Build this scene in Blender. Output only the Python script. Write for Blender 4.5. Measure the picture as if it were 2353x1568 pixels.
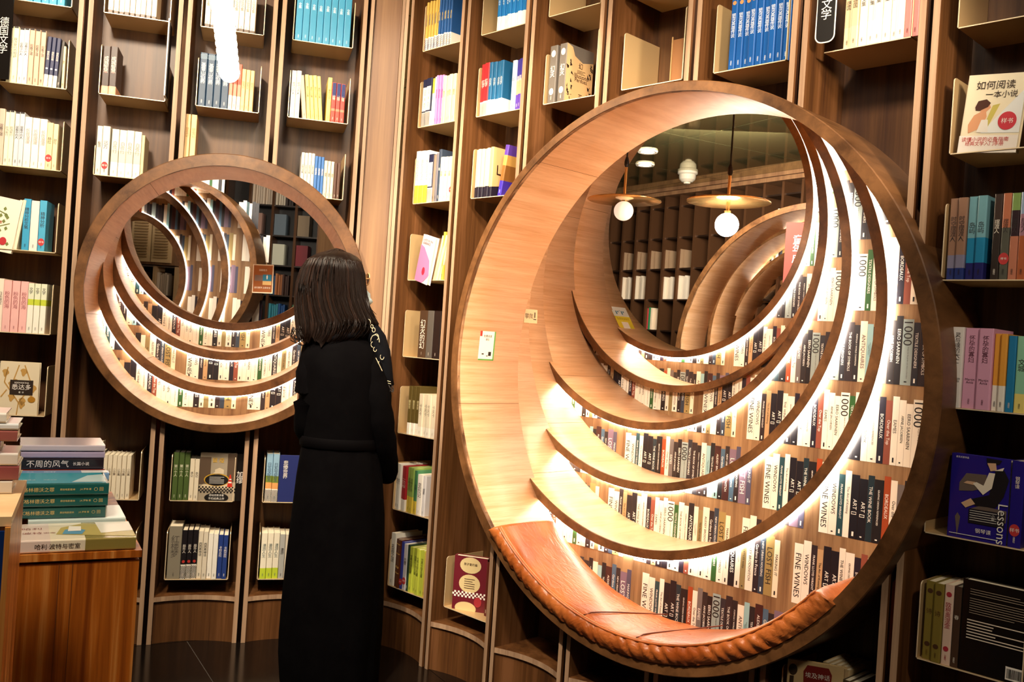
import bpy, math, random
import numpy as np
from mathutils import Matrix, Vector
random.seed(7)
for _o in list(bpy.data.objects): bpy.data.objects.remove(_o)
SC = bpy.context.scene
COL = SC.collection
pi = math.pi
# ------------------------------------------------------------------ camera
F = 2150.0; PHI = math.atan(.066); H = 1.346; P = .33; W = .374
cam = bpy.data.cameras.new('camera'); camo = bpy.data.objects.new('camera', cam); COL.objects.link(camo)
cam.sensor_width = 36; cam.lens = F/2353*36; cam.clip_start = .05; cam.clip_end = 60
camo.matrix_world = Matrix.Translation((0, 0, H)) @ Matrix.Rotation(pi/2, 4, 'X') @ Matrix.Rotation(PHI, 4, 'Z')
SC.camera = camo
# ------------------------------------------------------------------ world, lights, exposure
wd = bpy.data.worlds.new('world'); SC.world = wd; wd.use_nodes = True
wd.node_tree.nodes['Background'].inputs[0].default_value = (1.0, .55, .32, 1)
wd.node_tree.nodes['Background'].inputs[1].default_value = .012
SC.view_settings.view_transform = 'Standard'; SC.view_settings.look = 'None'
SC.view_settings.exposure = 0.55; SC.view_settings.gamma = 1; SC.view_settings.use_curve_mapping = False
def spot(name, loc, tgt, power, size=.12, ang=70, col=(1, .84, .64), blend=.35):
    l = bpy.data.lights.new(name, 'SPOT'); l.energy = power; l.color = col; l.spot_size = math.radians(ang)
    l.spot_blend = blend; l.shadow_soft_size = size
    o = bpy.data.objects.new(name, l); COL.objects.link(o); o.location = loc
    o.rotation_euler = (Vector(tgt)-Vector(loc)).to_track_quat('-Z', 'Y').to_euler(); return o
def area(name, loc, tgt, power, sx, sy, col=(1, .88, .72)):
    l = bpy.data.lights.new(name, 'AREA'); l.energy = power; l.color = col; l.shape = 'RECTANGLE'; l.size = sx; l.size_y = sy
    o = bpy.data.objects.new(name, l); COL.objects.link(o); o.location = loc
    o.rotation_euler = (Vector(tgt)-Vector(loc)).to_track_quat('-Z', 'Y').to_euler(); return o
spot('overhead_spot', (-1.35, 2.2, 3.0), (-1.25, 4.0, 1.9), 200, ang=78)
spot('overhead_spot', (-.35, 2.3, 3.0), (-.35, 3.9, 1.7), 78, ang=66)
spot('overhead_spot', (-.75, 1.7, 3.0), (.15, 3.5, 1.15), 260, ang=58, size=.05)
spot('overhead_spot', (.35, 1.5, 3.0), (.55, 3.0, 2.2), 120, ang=60)
spot('overhead_spot', (1.3, .9, 2.45), (.05, 4.3, 1.65), 130, ang=34, blend=.6)  # unseen spot added below the ceiling to brighten the nook's inner linings
spot('overhead_spot', (1.05, .3, 2.8), (1.35, 2.1, 1.35), 60, ang=58)
spot('overhead_spot', (-1.0, .9, 2.9), (-.85, 1.9, .9), 120, ang=42)
area('fill_area', (-.2, 1.2, 3.0), (-.2, 3.0, .6), 12, 2.2, .8)  # unseen area light added as weak ambient fill

# ------------------------------------------------------------------ helpers
def at(px, py, d):
    dx = px-1176.5; dy = py-784
    u = dx*math.cos(PHI)+dy*math.sin(PHI); v = -dx*math.sin(PHI)+dy*math.cos(PHI)
    return Vector((u/F*d, d, H-v/F*d))
MR = Matrix.Translation((-.2726, 3.794, 0)) @ Matrix.Rotation(math.atan2(-.7121, .7021), 4, 'Z')
ML = Matrix.Translation((-1.788, 3.744, 0)) @ Matrix.Rotation(math.atan2(.2656, .9641), 4, 'Z')
def onwall(M, D, px, py):                 # pixel -> (s, z) in the wall's own plane at depth D
    r = at(px, py, 1)-Vector((0, 0, H)); Mi = M.inverted()
    o = Mi @ Vector((0, 0, H)); r = Mi.to_3x3() @ r
    k = (D-o.y)/r.y; p = o+r*k
    return p.x, p.z
class MB:
    def __init__(s): s.v = []; s.f = []; s.m = []
    def quad(s, pts, m=0):
        n = len(s.v); s.v += [tuple(p) for p in pts]; s.f.append(tuple(range(n, n+len(pts)))); s.m.append(m)
    def box(s, x0, x1, y0, y1, z0, z1, m=0, mf=None):
        n = len(s.v)
        s.v += [(x0,y0,z0),(x1,y0,z0),(x1,y1,z0),(x0,y1,z0),(x0,y0,z1),(x1,y0,z1),(x1,y1,z1),(x0,y1,z1)]
        for i, q in enumerate([(0,1,5,4),(1,2,6,5),(2,3,7,6),(3,0,4,7),(4,5,6,7),(3,2,1,0)]):
            s.f.append(tuple(n+k for k in q)); s.m.append(mf if (mf is not None and i == 0) else m)
    def prism(s, poly, y0, y1, m=0, ax='y'):   # poly in (x,z), extruded along y
        n = len(s.v); k = len(poly)
        if ax == 'y':
            s.v += [(a, y0, b) for a, b in poly]+[(a, y1, b) for a, b in poly]
        else:
            s.v += [(a, b, y0) for a, b in poly]+[(a, b, y1) for a, b in poly]
        s.f.append(tuple(range(n, n+k))[::(1 if ax == 'y' else -1)]); s.m.append(m)
        s.f.append(tuple(range(n+k, n+2*k))[::(-1 if ax == 'y' else 1)]); s.m.append(m)
        for i in range(k):
            j = (i+1) % k
            q = (n+i, n+k+i, n+k+j, n+j) if ax == 'y' else (n+i, n+j, n+k+j, n+k+i)
            s.f.append(q); s.m.append(m)
    def tube(s, pts, r, seg=8, m=0, caps=True):
        pts = [Vector(p) for p in pts]; n0 = len(s.v); up = Vector((0, 0, 1))
        for i, p in enumerate(pts):
            t = (pts[min(i+1, len(pts)-1)]-pts[max(i-1, 0)]).normalized()
            a = t.cross(up); a = a.normalized() if a.length > 1e-3 else Vector((1, 0, 0)); b = t.cross(a)
            rr = r[i] if isinstance(r, (list, tuple)) else r
            for k in range(seg):
                q = p+(a*math.cos(2*pi*k/seg)+b*math.sin(2*pi*k/seg))*rr; s.v.append(tuple(q))
        for i in range(len(pts)-1):
            for k in range(seg):
                k2 = (k+1) % seg
                s.f.append((n0+i*seg+k, n0+i*seg+k2, n0+(i+1)*seg+k2, n0+(i+1)*seg+k)); s.m.append(m)
        if caps:
            s.f.append(tuple(n0+k for k in range(seg))[::-1]); s.m.append(m)
            s.f.append(tuple(n0+(len(pts)-1)*seg+k for k in range(seg))); s.m.append(m)
    def sphere(s, c, r, m=0, nu=20, nv=12, sq=(1, 1, 1)):
        n0 = len(s.v)
        for i in range(nv+1):
            t = pi*i/nv
            for k in range(nu):
                p = 2*pi*k/nu
                s.v.append((c[0]+r*sq[0]*math.sin(t)*math.cos(p), c[1]+r*sq[1]*math.sin(t)*math.sin(p), c[2]+r*sq[2]*math.cos(t)))
        for i in range(nv):
            for k in range(nu):
                k2 = (k+1) % nu
                s.f.append((n0+i*nu+k, n0+(i+1)*nu+k, n0+(i+1)*nu+k2, n0+i*nu+k2)); s.m.append(m)
    def lathe(s, prof, c=(0, 0, 0), seg=32, m=0):       # prof: (r, z)
        n0 = len(s.v)
        for r, z in prof:
            for k in range(seg):
                s.v.append((c[0]+r*math.cos(2*pi*k/seg), c[1]+r*math.sin(2*pi*k/seg), c[2]+z))
        for i in range(len(prof)-1):
            for k in range(seg):
                k2 = (k+1) % seg
                s.f.append((n0+i*seg+k, n0+i*seg+k2, n0+(i+1)*seg+k2, n0+(i+1)*seg+k)); s.m.append(m)
    def ringface(s, prof, c, a0=0, a1=2*pi, seg=128, m=0, mats=None):   # prof: (r, depth) swept round a circle in the wall plane; c=(s,z)
        n0 = len(s.v); closed = abs(a1-a0-2*pi) < 1e-6; N = seg if closed else seg+1; L = len(prof)
        for k in range(N):
            a = a0+(a1-a0)*k/seg
            for r, d in prof: s.v.append((c[0]+r*math.cos(a), d, c[1]+r*math.sin(a)))
        for k in range(seg):
            k2 = (k+1) % N
            for i in range(L-1):
                s.f.append((n0+k*L+i, n0+k*L+i+1, n0+k2*L+i+1, n0+k2*L+i)); s.m.append(mats[i] if mats else m)
    def add(s, vs, fs, m=0):
        n = len(s.v); s.v += [tuple(p) for p in vs]; s.f += [tuple(n+i for i in f) for f in fs]; s.m += [m]*len(fs)
    def mesh(s, name, mats, smooth=False):
        me = bpy.data.meshes.new(name); me.from_pydata(s.v, [], s.f)
        for m in (mats if isinstance(mats, (list, tuple)) else [mats]): me.materials.append(m)
        if len(me.polygons): me.polygons.foreach_set('material_index', s.m)
        if smooth: me.polygons.foreach_set('use_smooth', [True]*len(me.polygons))
        me.update(); return me
def obj(name, me, parent=None, mat=None, **kw):
    o = bpy.data.objects.new(name, me); COL.objects.link(o)
    if parent is not None: o.parent = parent
    if mat is not None: o.matrix_local = mat
    for k, v in kw.items(): o[k] = v
    return o
def thing(name, label, cat, mat=None, group=None, me=None):
    o = obj(name, me, None, mat); o['label'] = label; o['category'] = cat
    if group: o['group'] = group
    return o
def T(x, y, z): return Matrix.Translation((x, y, z))
def RZ(a): return Matrix.Rotation(a, 4, 'Z')

# ------------------------------------------------------------------ materials
def lin(h):
    c = [int(h[i:i+2], 16)/255 for i in (0, 2, 4)]
    return tuple([(x/12.92 if x <= .04045 else ((x+.055)/1.055)**2.4) for x in c]+[1])
_mc = {}
def plain(h, rough=.5, metal=0, emit=0, spec=.5, coat=0, name=None):
    k = (h, rough, metal, emit, spec, coat)
    if k in _mc: return _mc[k]
    m = bpy.data.materials.new(name or 'paint_'+h); m.use_nodes = True; b = m.node_tree.nodes['Principled BSDF']
    b.inputs['Base Color'].default_value = lin(h); b.inputs['Roughness'].default_value = rough; b.inputs['Metallic'].default_value = metal
    b.inputs['Specular IOR Level'].default_value = spec; b.inputs['Coat Weight'].default_value = coat; b.inputs['Coat Roughness'].default_value = .12
    if emit: b.inputs['Emission Color'].default_value = lin(h); b.inputs['Emission Strength'].default_value = emit
    _mc[k] = m; return m
def grain(name, c1, c2, sc, rough=.45, bump=.15, c3=None, detail=4, big=.6, spec=.4):
    m = bpy.data.materials.new(name); m.use_nodes = True; nt = m.node_tree; N = nt.nodes; L = nt.links; b = N['Principled BSDF']
    tc = N.new('ShaderNodeTexCoord'); mp = N.new('ShaderNodeMapping'); mp.inputs['Scale'].default_value = sc
    oi = N.new('ShaderNodeObjectInfo'); ad = N.new('ShaderNodeVectorMath'); ad.operation = 'ADD'
    mu = N.new('ShaderNodeMath'); mu.operation = 'MULTIPLY'; mu.inputs[1].default_value = 40
    L.new(oi.outputs['Random'], mu.inputs[0]); L.new(tc.outputs['Object'], mp.inputs[0])
    L.new(mp.outputs[0], ad.inputs[0]); L.new(mu.outputs[0], ad.inputs[1])
    n1 = N.new('ShaderNodeTexNoise'); n1.inputs['Scale'].default_value = 1; n1.inputs['Detail'].default_value = detail; n1.inputs['Roughness'].default_value = .65
    n1.inputs['Distortion'].default_value = .4
    L.new(ad.outputs[0], n1.inputs['Vector'])
    n2 = N.new('ShaderNodeTexNoise'); n2.inputs['Scale'].default_value = .22; n2.inputs['Detail'].default_value = 2
    L.new(ad.outputs[0], n2.inputs['Vector'])
    mx = N.new('ShaderNodeMath'); mx.operation = 'MULTIPLY_ADD'; mx.inputs[1].default_value = big; L.new(n2.outputs[0], mx.inputs[0]); 
    s1 = N.new('ShaderNodeMath'); s1.operation = 'MULTIPLY'; s1.inputs[1].default_value = 1-big; L.new(n1.outputs[0], s1.inputs[0]); L.new(s1.outputs[0], mx.inputs[2])
    cr = N.new('ShaderNodeValToRGB'); cr.color_ramp.elements[0].position = .36; cr.color_ramp.elements[1].position = .64
    cr.color_ramp.elements[0].color = lin(c1); cr.color_ramp.elements[1].color = lin(c2)
    if c3:
        e = cr.color_ramp.elements.new(.5); e.color = lin(c3)
    L.new(mx.outputs[0], cr.inputs[0]); L.new(cr.outputs[0], b.inputs['Base Color'])
    b.inputs['Roughness'].default_value = rough; b.inputs['Specular IOR Level'].default_value = spec
    bp = N.new('ShaderNodeBump'); bp.inputs['Strength'].default_value = bump; bp.inputs['Distance'].default_value = .001
    L.new(n1.outputs[0], bp.inputs['Height']); L.new(bp.outputs[0], b.inputs['Normal'])
    return m
WAL = grain('walnut_laminate', '432714', '7a5030', (70, 70, 2.2), rough=.42, c3='603c1e')
WALD = grain('walnut_dark', '371e0e', '634122', (60, 60, 2.0), rough=.42)
EDGE = grain('edge_banding', '93735a', 'bb9a7c', (160, 40, 3), rough=.5)
PANEL = grain('light_walnut_panel', '6f4e37', '96714f', (60, 60, 1.6), rough=.45)
OAK = grain('oak_lining', 'd19c6c', 'edc39a', (5, 5, 150), rough=.38, bump=.1, big=.45)
RIM = grain('rim_walnut', '452a14', '7b5331', (30, 8, 30), rough=.4, bump=.1)
TAB = grain('table_wood', '7c3a10', 'dd9a50', (38, 38, 1.3), rough=.3, c3='b5641f', bump=.05, big=.35)
TABT = grain('birch_top', 'e0ae78', 'f2cd9c', (8, 40, 8), rough=.35)
MURW = grain('printed_wood', '6e4e34', 'a5825c', (90, 90, 4), rough=.5, bump=0)
MIRR = plain('4a3528', .08, .95, name='bronze_mirror_strip')
TRAY = plain('c9a878', .42, .25, name='champagne_metal')
GOLDM = plain('d8b070', .2, .9, name='brass')
PAGE = plain('efe2c6', .8, name='page_edge')
INK = plain('1a1210', .6, name='ink_black'); WHT = plain('f4efe6', .6, name='ink_white')
LED = plain('fff4e0', .5, emit=32, name='led_glow'); LEDS = plain('fff2de', .5, emit=13, name='led_glow_small'); LEDF = plain('fff0d8', .5, emit=7, name='led_glow_far')
# ------------------------------------------------------------------ text
_tc = {}
def glyphs(body, sp=1.0):
    k = (body, sp)
    if k not in _tc:
        c = bpy.data.curves.new('t', 'FONT'); c.body = body; c.resolution_u = 3 if body == '1000' or body[0] == '〇' else (2 if ord(body[0]) < 256 or len(body) < 8 else 1); c.space_line = sp; c.align_x = 'CENTER'
        o = bpy.data.objects.new('t', c); me = o.to_mesh()
        v = np.array([x.co[:2] for x in me.vertices]); f = [tuple(p.vertices) for p in me.polygons]
        o.to_mesh_clear(); bpy.data.objects.remove(o); bpy.data.curves.remove(c)
        if len(v): v = (v-v.min(0)); 
        _tc[k] = (v, f)
    return _tc[k]
def text_into(mb, body, org, ax, ay, w, h, m=0, vert=False, stretch=False):
    """centre the words on org, reading along ax with tops towards ay, inside w x h"""
    if vert: body = '\n'.join(body)
    v, f = glyphs(body, .9 if vert else 1.0)
    if not len(v): return
    W0, H0 = v.max(0); kx = w/W0; ky = h/H0
    if not stretch: kx = ky = min(kx, ky)
    ax = Vector(ax); ay = Vector(ay); org = Vector(org)
    pts = [org+ax*((p[0]-W0/2)*kx)+ay*((p[1]-H0/2)*ky) for p in v]
    mb.add(pts, f, m)
X_, Y_, Z_ = Vector((1, 0, 0)), Vector((0, 1, 0)), Vector((0, 0, 1))

# ------------------------------------------------------------------ floor and ceiling
fl = obj('floor', None, None, Matrix.Identity(4), kind='structure')
mb = MB(); mb.box(-6, 6, -2, 13, -.05, -.004); obj('grout_bed', mb.mesh('grout_bed', plain('8a8078', .6, name='grout')), fl)
TILE = grain('black_tile', '0a0706', '15100d', (6, 6, 6), rough=.16, bump=.02, spec=.5)
a_ = Vector((.5, -.866, 0)); b_ = Vector((.866, .5, 0)); P0 = Vector((-.155, 3.62, 0)); ts = .82
mb = MB(); g = .0015
M3 = Matrix((tuple(b_)+(0,), tuple(-a_)+(0,), (0, 0, 1, 0), (0, 0, 0, 1))).transposed()
mb.box(g, ts-g, g, ts-g, -.004, 0); tm = mb.mesh('tile', TILE)
for i in range(-5, 4):
    for j in range(-6, 5):
        p = P0+b_*(i*ts)-a_*(j*ts)
        if -4 < p.x < 3 and -2 < p.y < 5.2: obj('floor_tile', tm, fl, T(*p) @ M3)
CEIL = plain('a09a6a', .06, .85, name='mirror_ceiling')
ce = obj('ceiling', None, None, T(0, 0, 3.08) @ RZ(.5), kind='structure')
mb = MB(); mb.box(.004, 1.196, .004, 1.196, 0, .02); cm = mb.mesh('mirror_panel', CEIL)
for i in range(-7, 8):
    for j in range(-5, 12):
        p = Matrix.Rotation(.5, 3, 'Z') @ Vector((i*1.2, j*1.2, 0))
        if -5 < p.x < 5 and -1.5 < p.y < 12.5: obj('mirror_panel', cm, ce, T(i*1.2, j*1.2, 0))
mb = MB(); mb.box(-9, 9, -7, 14, .025, .06); obj('ceiling_deck', mb.mesh('ceiling_deck', plain('2a2018', .8)), ce)
# ------------------------------------------------------------------ nook circles (s, z, R inner) front depth, in wall coordinates
BIG = [(1.046, H-.067-.003, .897, -.06), (.799, H+.150, .865, .25), (.590, H+.301, .827, .515), (.408, H+.471, .782, .775), (.307, H+.556, .712, 1.135), (.113, H+.683, .678, 1.40)]
SML = [(.600, H+.109, .534, -.05), (.603, H+.230, .524, .31), (.603, H+.393, .536, .60), (.601, H+.532, .534, .90)]
BIG_OUT = (1.052, H-.079, .936); SML_OUT = (.6056, H+.1166, .577)
CUT = {'R': (1.046, H-.075, .925), 'L': (.603, H+.113, .565)}
def zcut(side, s):
    c = CUT[side]; d = c[2]**2-(s-c[0])**2
    return None if d <= 0 else (c[1]-math.sqrt(d), c[1]+math.sqrt(d))
ZT = 3.08
def slab(mb, side, s0, s1, y0, y1, z0, z1, m=0, mf=None):       # box with the nook's hole taken out
    n = max(1, int((s1-s0)/.012)) if s1-s0 > .03 else 1
    cuts = [zcut(side, s) for s in (s0, (s0+s1)/2, s1)]
    if not any(zcut(side, s0+(s1-s0)*i/8) for i in range(9)): mb.box(s0, s1, y0, y1, z0, z1, m, mf); return
    for up in (0, 1):
        for i in range(n):
            a = s0+(s1-s0)*i/n; b = s0+(s1-s0)*(i+1)/n; za, zb = zcut(side, a), zcut(side, b)
            cz = CUT[side][1]
            if up:
                ea = za[1] if za else cz; eb = zb[1] if zb else cz
                if za is None and zb is None: ea = eb = z0 if z0 > cz else cz
                ea = max(ea, z0); eb = max(eb, z0)
                if ea >= z1 and eb >= z1: continue
                mb.prism([(a, min(ea, z1)), (b, min(eb, z1)), (b, z1), (a, z1)], y0, y1, m)
            else:
                ea = za[0] if za else cz; eb = zb[0] if zb else cz
                if za is None and zb is None: ea = eb = cz
                ea = min(ea, z1); eb = min(eb, z1)
                if ea <= z0 and eb <= z0: continue
                mb.prism([(a, z0), (b, z0), (b, max(eb, z0)), (a, max(ea, z0))], y0, y1, m)
            if mf is not None: mb.m[-6] = mf
ORD = {'L': ['leftmost', 'second', 'third', 'fourth'], 'R': ['first', 'second', 'third', 'fourth', 'fifth', 'sixth', 'seventh']}
BD = .25; TW = .25; TRAYS = {'L': {-1: range(-5, 4), 0: range(-5, 4), 1: range(-5, 4), 2: range(-5, 4)},
                            'R': {-1: range(-5, 4), 0: range(-5, 4), 1: range(-5, 4), 2: range(-5, 4), 3: range(-5, 4), 4: range(-5, 4), 5: range(-5, 4)}}
def trayz(k): return H-P*(k+.29)
def tray_mesh(hl, hr, w=TW):
    mb = MB(); t = .003; r = .012
    def plate(x, sgn, h):
        if h <= 0: return
        mb.box(min(x, x+sgn*t), max(x, x+sgn*t), .001, .2, 0, h-r, 0, 1)
        pr = [(x, h-r)]+[]
        # rounded upper front corner, extruded in x
        pts = [(.001, h-r)]+[(r+.001-r*math.cos(a), h-r+r*math.sin(a)) for a in (pi/8, pi/4, 3*pi/8, pi/2)]+[(.2, h), (.2, h-r)]
        n = len(mb.v); k = len(pts); x0, x1 = min(x, x+sgn*t), max(x, x+sgn*t)
        mb.v += [(x0, a, b) for a, b in pts]+[(x1, a, b) for a, b in pts]
        mb.f.append(tuple(range(n, n+k))); mb.m.append(0); mb.f.append(tuple(range(n+k, n+2*k))[::-1]); mb.m.append(0)
        for i in range(k):
            j = (i+1) % k; mb.f.append((n+i, n+k+i, n+k+j, n+j)); mb.m.append(1 if i < 4 else 0)
    mb.box(-w/2, w/2, .001, .2, -.003, 0, 0, 1)
    plate(-w/2, -1, hl); plate(w/2, 1, hr)
    return mb.mesh('metal_tray', [TRAY, plain('efd9b4', .35, .2, name='tray_edge')])
_tm = {}
def tray_obj(side, b, k, parent, hl, hr, M, bx):
    key = (hl, hr)
    if key not in _tm: _tm[key] = tray_mesh(hl, hr)
    return obj('metal_tray', _tm[key], parent, T((b+.5)*W-bx, .035, trayz(k)))
def make_bay(side, M, b, hide=()):
    s0 = b*W+.009; s1 = (b+1)*W-.009; t = .018
    idx = b+1; nm = ORD[side][idx]; n = len(ORD[side])
    lab = ('walnut bookcase column, %s of the left wall with the small round nook' % nm) if side == 'L' else ('walnut bookcase column, %s to the right of the wide corner panel' % nm)
    bx = b*W
    root = thing('bookcase_column', lab, 'bookcase', M @ T(bx, 0, 0), 'wall bookcase columns')
    def put(name, mb, mats): return obj(name, mb.mesh(name, mats), root, T(-bx, 0, 0))
    for sx in (s0, s1-t):
        mb = MB(); slab(mb, side, sx, sx+t, 0, BD, .0, ZT, 0, 1); put('side_panel', mb, [WAL, EDGE])
    mb = MB(); slab(mb, side, s0+t, s1-t, BD-.012, BD, .0, ZT); put('back_panel', mb, WALD)
    # curved bottom shelf and kick board
    zs = H-3.49*P; nseg = 10; mb = MB(); pts = []
    for i in range(nseg+1):
        x = s0+t+(s1-s0-2*t)*i/nseg; q = 1-(2*i/nseg-1)**2; pts.append((x, .002+.035*q))
    mb.prism(pts+[(s1-t, BD-.012), (s0+t, BD-.012)], zs-.02, zs, 0, ax='z')
    for i in range(len(mb.f)-nseg-3, len(mb.f)-3): mb.m[i] = 1
    put('bottom_shelf', mb, [WAL, EDGE])
    mb = MB(); mb.prism([(x, y+.008) for x, y in pts]+[(x, y+.022) for x, y in pts[::-1]], 0, zs-.02, 0, ax='z'); put('kick_board', mb, WAL)
    mb = MB(); slab(mb, side, (b+1)*W-.009, (b+1)*W+.009, .012, .02, 0, ZT); put('mirror_strip', mb, MIRR)
    if b == -1:
        mb = MB(); mb.box(b*W-.009, b*W+.009, .012, .02, 0, ZT); put('mirror_strip', mb, MIRR)
    return root
HP = {}     # tray plate heights (left, right) by (side, bay, k); default
def clear_span(side, z, sc):            # stretch of a tray that stays outside the nook's hole
    c = CUT[side]; R = c[2]-.02; lo, hi = sc-TW/2, sc+TW/2; n = 50; ok = []
    for i in range(n+1):
        s = lo+(hi-lo)*i/n
        ok.append(all(math.hypot(s-c[0], z+dz-c[1]) > R for dz in (-.004, .05, .1, .15)))
    best = None; i = 0
    while i <= n:
        if ok[i]:
            j = i
            while j < n and ok[j+1]: j += 1
            if best is None or j-i > best[1]-best[0]: best = (i, j)
            i = j+1
        else: i += 1
    return None if best is None or best[1]-best[0] < 8 else (lo+(hi-lo)*best[0]/n, lo+(hi-lo)*best[1]/n)
TSPAN = {}
NOTRAY = {('R', 0, j) for j in (-1, 0, 1, 2)} | {('R', 1, j) for j in (-2, 1, 2, 3)} | {('R', 2, 3), ('R', 3, 3), ('R', 4, -2), ('L', 0, 0), ('L', 0, 1), ('L', 2, 1), ('L', 1, -2)}
def trays_for(side, M, b, root, ks):
    for k in ks:
        hl, hr = HP.get((side, b, k), (.2, .2))
        if (side, b, k) in NOTRAY: continue
        z = trayz(k); sc = (b+.5)*W; sp = clear_span(side, z, sc)
        if sp is None or (sp[1]-sp[0] < .12 and (side, b, k) not in HP): continue
        l, r = sp; TSPAN[side, b, k] = sp
        if l > sc-TW/2+.001: hl = 0
        if r < sc+TW/2-.001: hr = 0
        w = r-l; key = (hl, hr, round(w, 3))
        if key not in _tm: _tm[key] = tray_mesh(hl, hr, w)
        obj('metal_tray', _tm[key], root, T((l+r)/2-b*W, .035, z))
HP.update({('R', 5, 1): (.175, .2), ('R', 5, -2): (.2, 0), ('L', 0, -3): (.2, .17), ('L', 0, -2): (.12, 0), ('L', 1, -2): (.05, .0), ('L', 2, -2): (0, .2), ('R', -1, -1): (.2, .2), ('R', -1, 0): (.2, .2),
           ('R', 0, -2): (.2, .22), ('R', 1, -3): (.19, .24), ('R', 2, -3): (.2, .24), ('R', 3, -3): (.22, .2), ('R', 5, 0): (.2, .2),
           ('L', 1, 2): (.19, .19), ('L', 2, 2): (.19, .19), ('R', 4, -3): (0, .2), ('R', 0, 3): (.2, .2), ('R', 5, -3): (.22, .2)})
BAYS = {}
for b in range(-1, 3):
    r = make_bay('L', ML, b); BAYS['L', b] = r; trays_for('L', ML, b, r, range(-5, 4))
for b in range(-1, 6):
    r = make_bay('R', MR, b); BAYS['R', b] = r; trays_for('R', MR, b, r, range(-5, 4))
# corner panel between the two walls
pA = ML @ Vector((3*W+.009, 0, 0)); pB = MR @ Vector((-W-.009, 0, 0))
dv = (pB-pA); ang = math.atan2(dv.y, dv.x); Lc = dv.length
root = obj('wall_corner', None, None, T(pA.x, pA.y, 0) @ RZ(ang), kind='structure')
def put(name, mb, mats, sm=False): return obj(name, mb.mesh(name, mats, sm), root)
mb = MB(); mb.box(.012, Lc-.03, .01, .03, 0, ZT); put('panel', mb, PANEL)
for x0, x1 in ((-.004, .010), (Lc-.028, Lc-.016), (Lc-.014, Lc)):
    mb = MB(); mb.box(x0, x1, -.004, .04, 0, ZT); put('edge_strip', mb, EDGE)

# ------------------------------------------------------------------ the telescoping round nooks
def clip_out(poly, c, R):
    return [p for p in poly]
SEQ = [('FINE WINES', 'b'), ('WINDOWS', 's'), ('FRANK LLOYD WRIGHT', 's'), ('The Art of Knitting', 's'), ('ART []', 'm'), ('ART []', 'm'), ('THE WINE BOOK', 's'),
       ('GRAPHIC DESIGN REFERENCED', 's'), ('BORDEAUX', 's'), ('Over the Top', 'm'), ('EAMES', 's'), ('ARNE JACOBSEN', 's'), ('EERO SAARINEN', 's'), ('1000', 'B'),
       ('TEXTILE DESIGNERS', 's'), ('THE BOOK OF SYMBOLS', 'm'), ('FORMULA 1 WORLD CHAMPIONS', 's'), ('ANTIQUAIRES', 'm'), ('Loan in Contemporary\nVirginia McLeod', 's'),
       ('TEXTILES today', 's'), ('ALEXEY BRODOVITCH', 'm'), ('Gardens in France', 's'), ('NEW URBAN HOUSING', 's'), ('LOST FISH', 'm'), ('MAKING IT', 's'), (None, 'g')]
SW = {'FINE WINES': .030, 'WINDOWS': .026, 'ART []': .025, '1000': .031, 'GRAPHIC DESIGN REFERENCED': .028, 'ALEXEY BRODOVITCH': .028, 'LOST FISH': .030, 'THE BOOK OF SYMBOLS': .025, 'ANTIQUAIRES': .024}
def sw(t): return SW.get(t, .0195)+.0006 if t else .05
PERIOD = sum(sw(t) for t, _ in SEQ)
DARK = {'FINE WINES': 'efe6d6', 'WINDOWS': 'ece0d0', 'FRANK LLOYD WRIGHT': '20424a', 'The Art of Knitting': 'eee6d8', 'ART []': '14101a', 'THE WINE BOOK': '182a33', 'GRAPHIC DESIGN REFERENCED': '191418',
        'BORDEAUX': 'a04420', 'Over the Top': 'ece2d2', 'EAMES': '6f6664', 'ARNE JACOBSEN': '2a2224', 'EERO SAARINEN': '1c1418', '1000': '93a09e', 'TEXTILE DESIGNERS': '2a2830', 'THE BOOK OF SYMBOLS': '2c2024',
        'FORMULA 1 WORLD CHAMPIONS': '241c20', 'ANTIQUAIRES': 'e8dccb', 'Loan in Contemporary\nVirginia McLeod': '8fb6bb', 'TEXTILES today': '1b1a20', 'ALEXEY BRODOVITCH': '3d1c1c', 'Gardens in France': '46627a',
        'NEW URBAN HOUSING': '2a2226', 'LOST FISH': '7a6478', 'MAKING IT': '4d4a60'}
LIGHT = {'FINE WINES': 'eee4d3', 'WINDOWS': 'e9dfd0', 'FRANK LLOYD WRIGHT': '2b2024', 'The Art of Knitting': 'b8946c', 'ART []': '16101a', 'THE WINE BOOK': 'ece2d2', 'GRAPHIC DESIGN REFERENCED': 'ece4d6',
         'BORDEAUX': '211a2a', 'Over the Top': '8c4a3a', 'EAMES': 'efe6d6', 'ARNE JACOBSEN': 'efe6d6', 'EERO SAARINEN': 'efe6d6', '1000': 'efe8da', 'TEXTILE DESIGNERS': '2d5a2c', 'THE BOOK OF SYMBOLS': 'efe6d6',
         'FORMULA 1 WORLD CHAMPIONS': 'e9dfcf', 'ANTIQUAIRES': '1e181c', 'Loan in Contemporary\nVirginia McLeod': 'e6d9c8', 'TEXTILES today': '8a7850', 'ALEXEY BRODOVITCH': 'e8dccb', 'Gardens in France': '2a2024',
         'NEW URBAN HOUSING': '2f3a4a', 'LOST FISH': '9b8350', 'MAKING IT': 'e9dcc0'}
def lum(h): return .3*int(h[:2], 16)+.6*int(h[2:4], 16)+.1*int(h[4:], 16)
PR = .238; PH = .203
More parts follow.
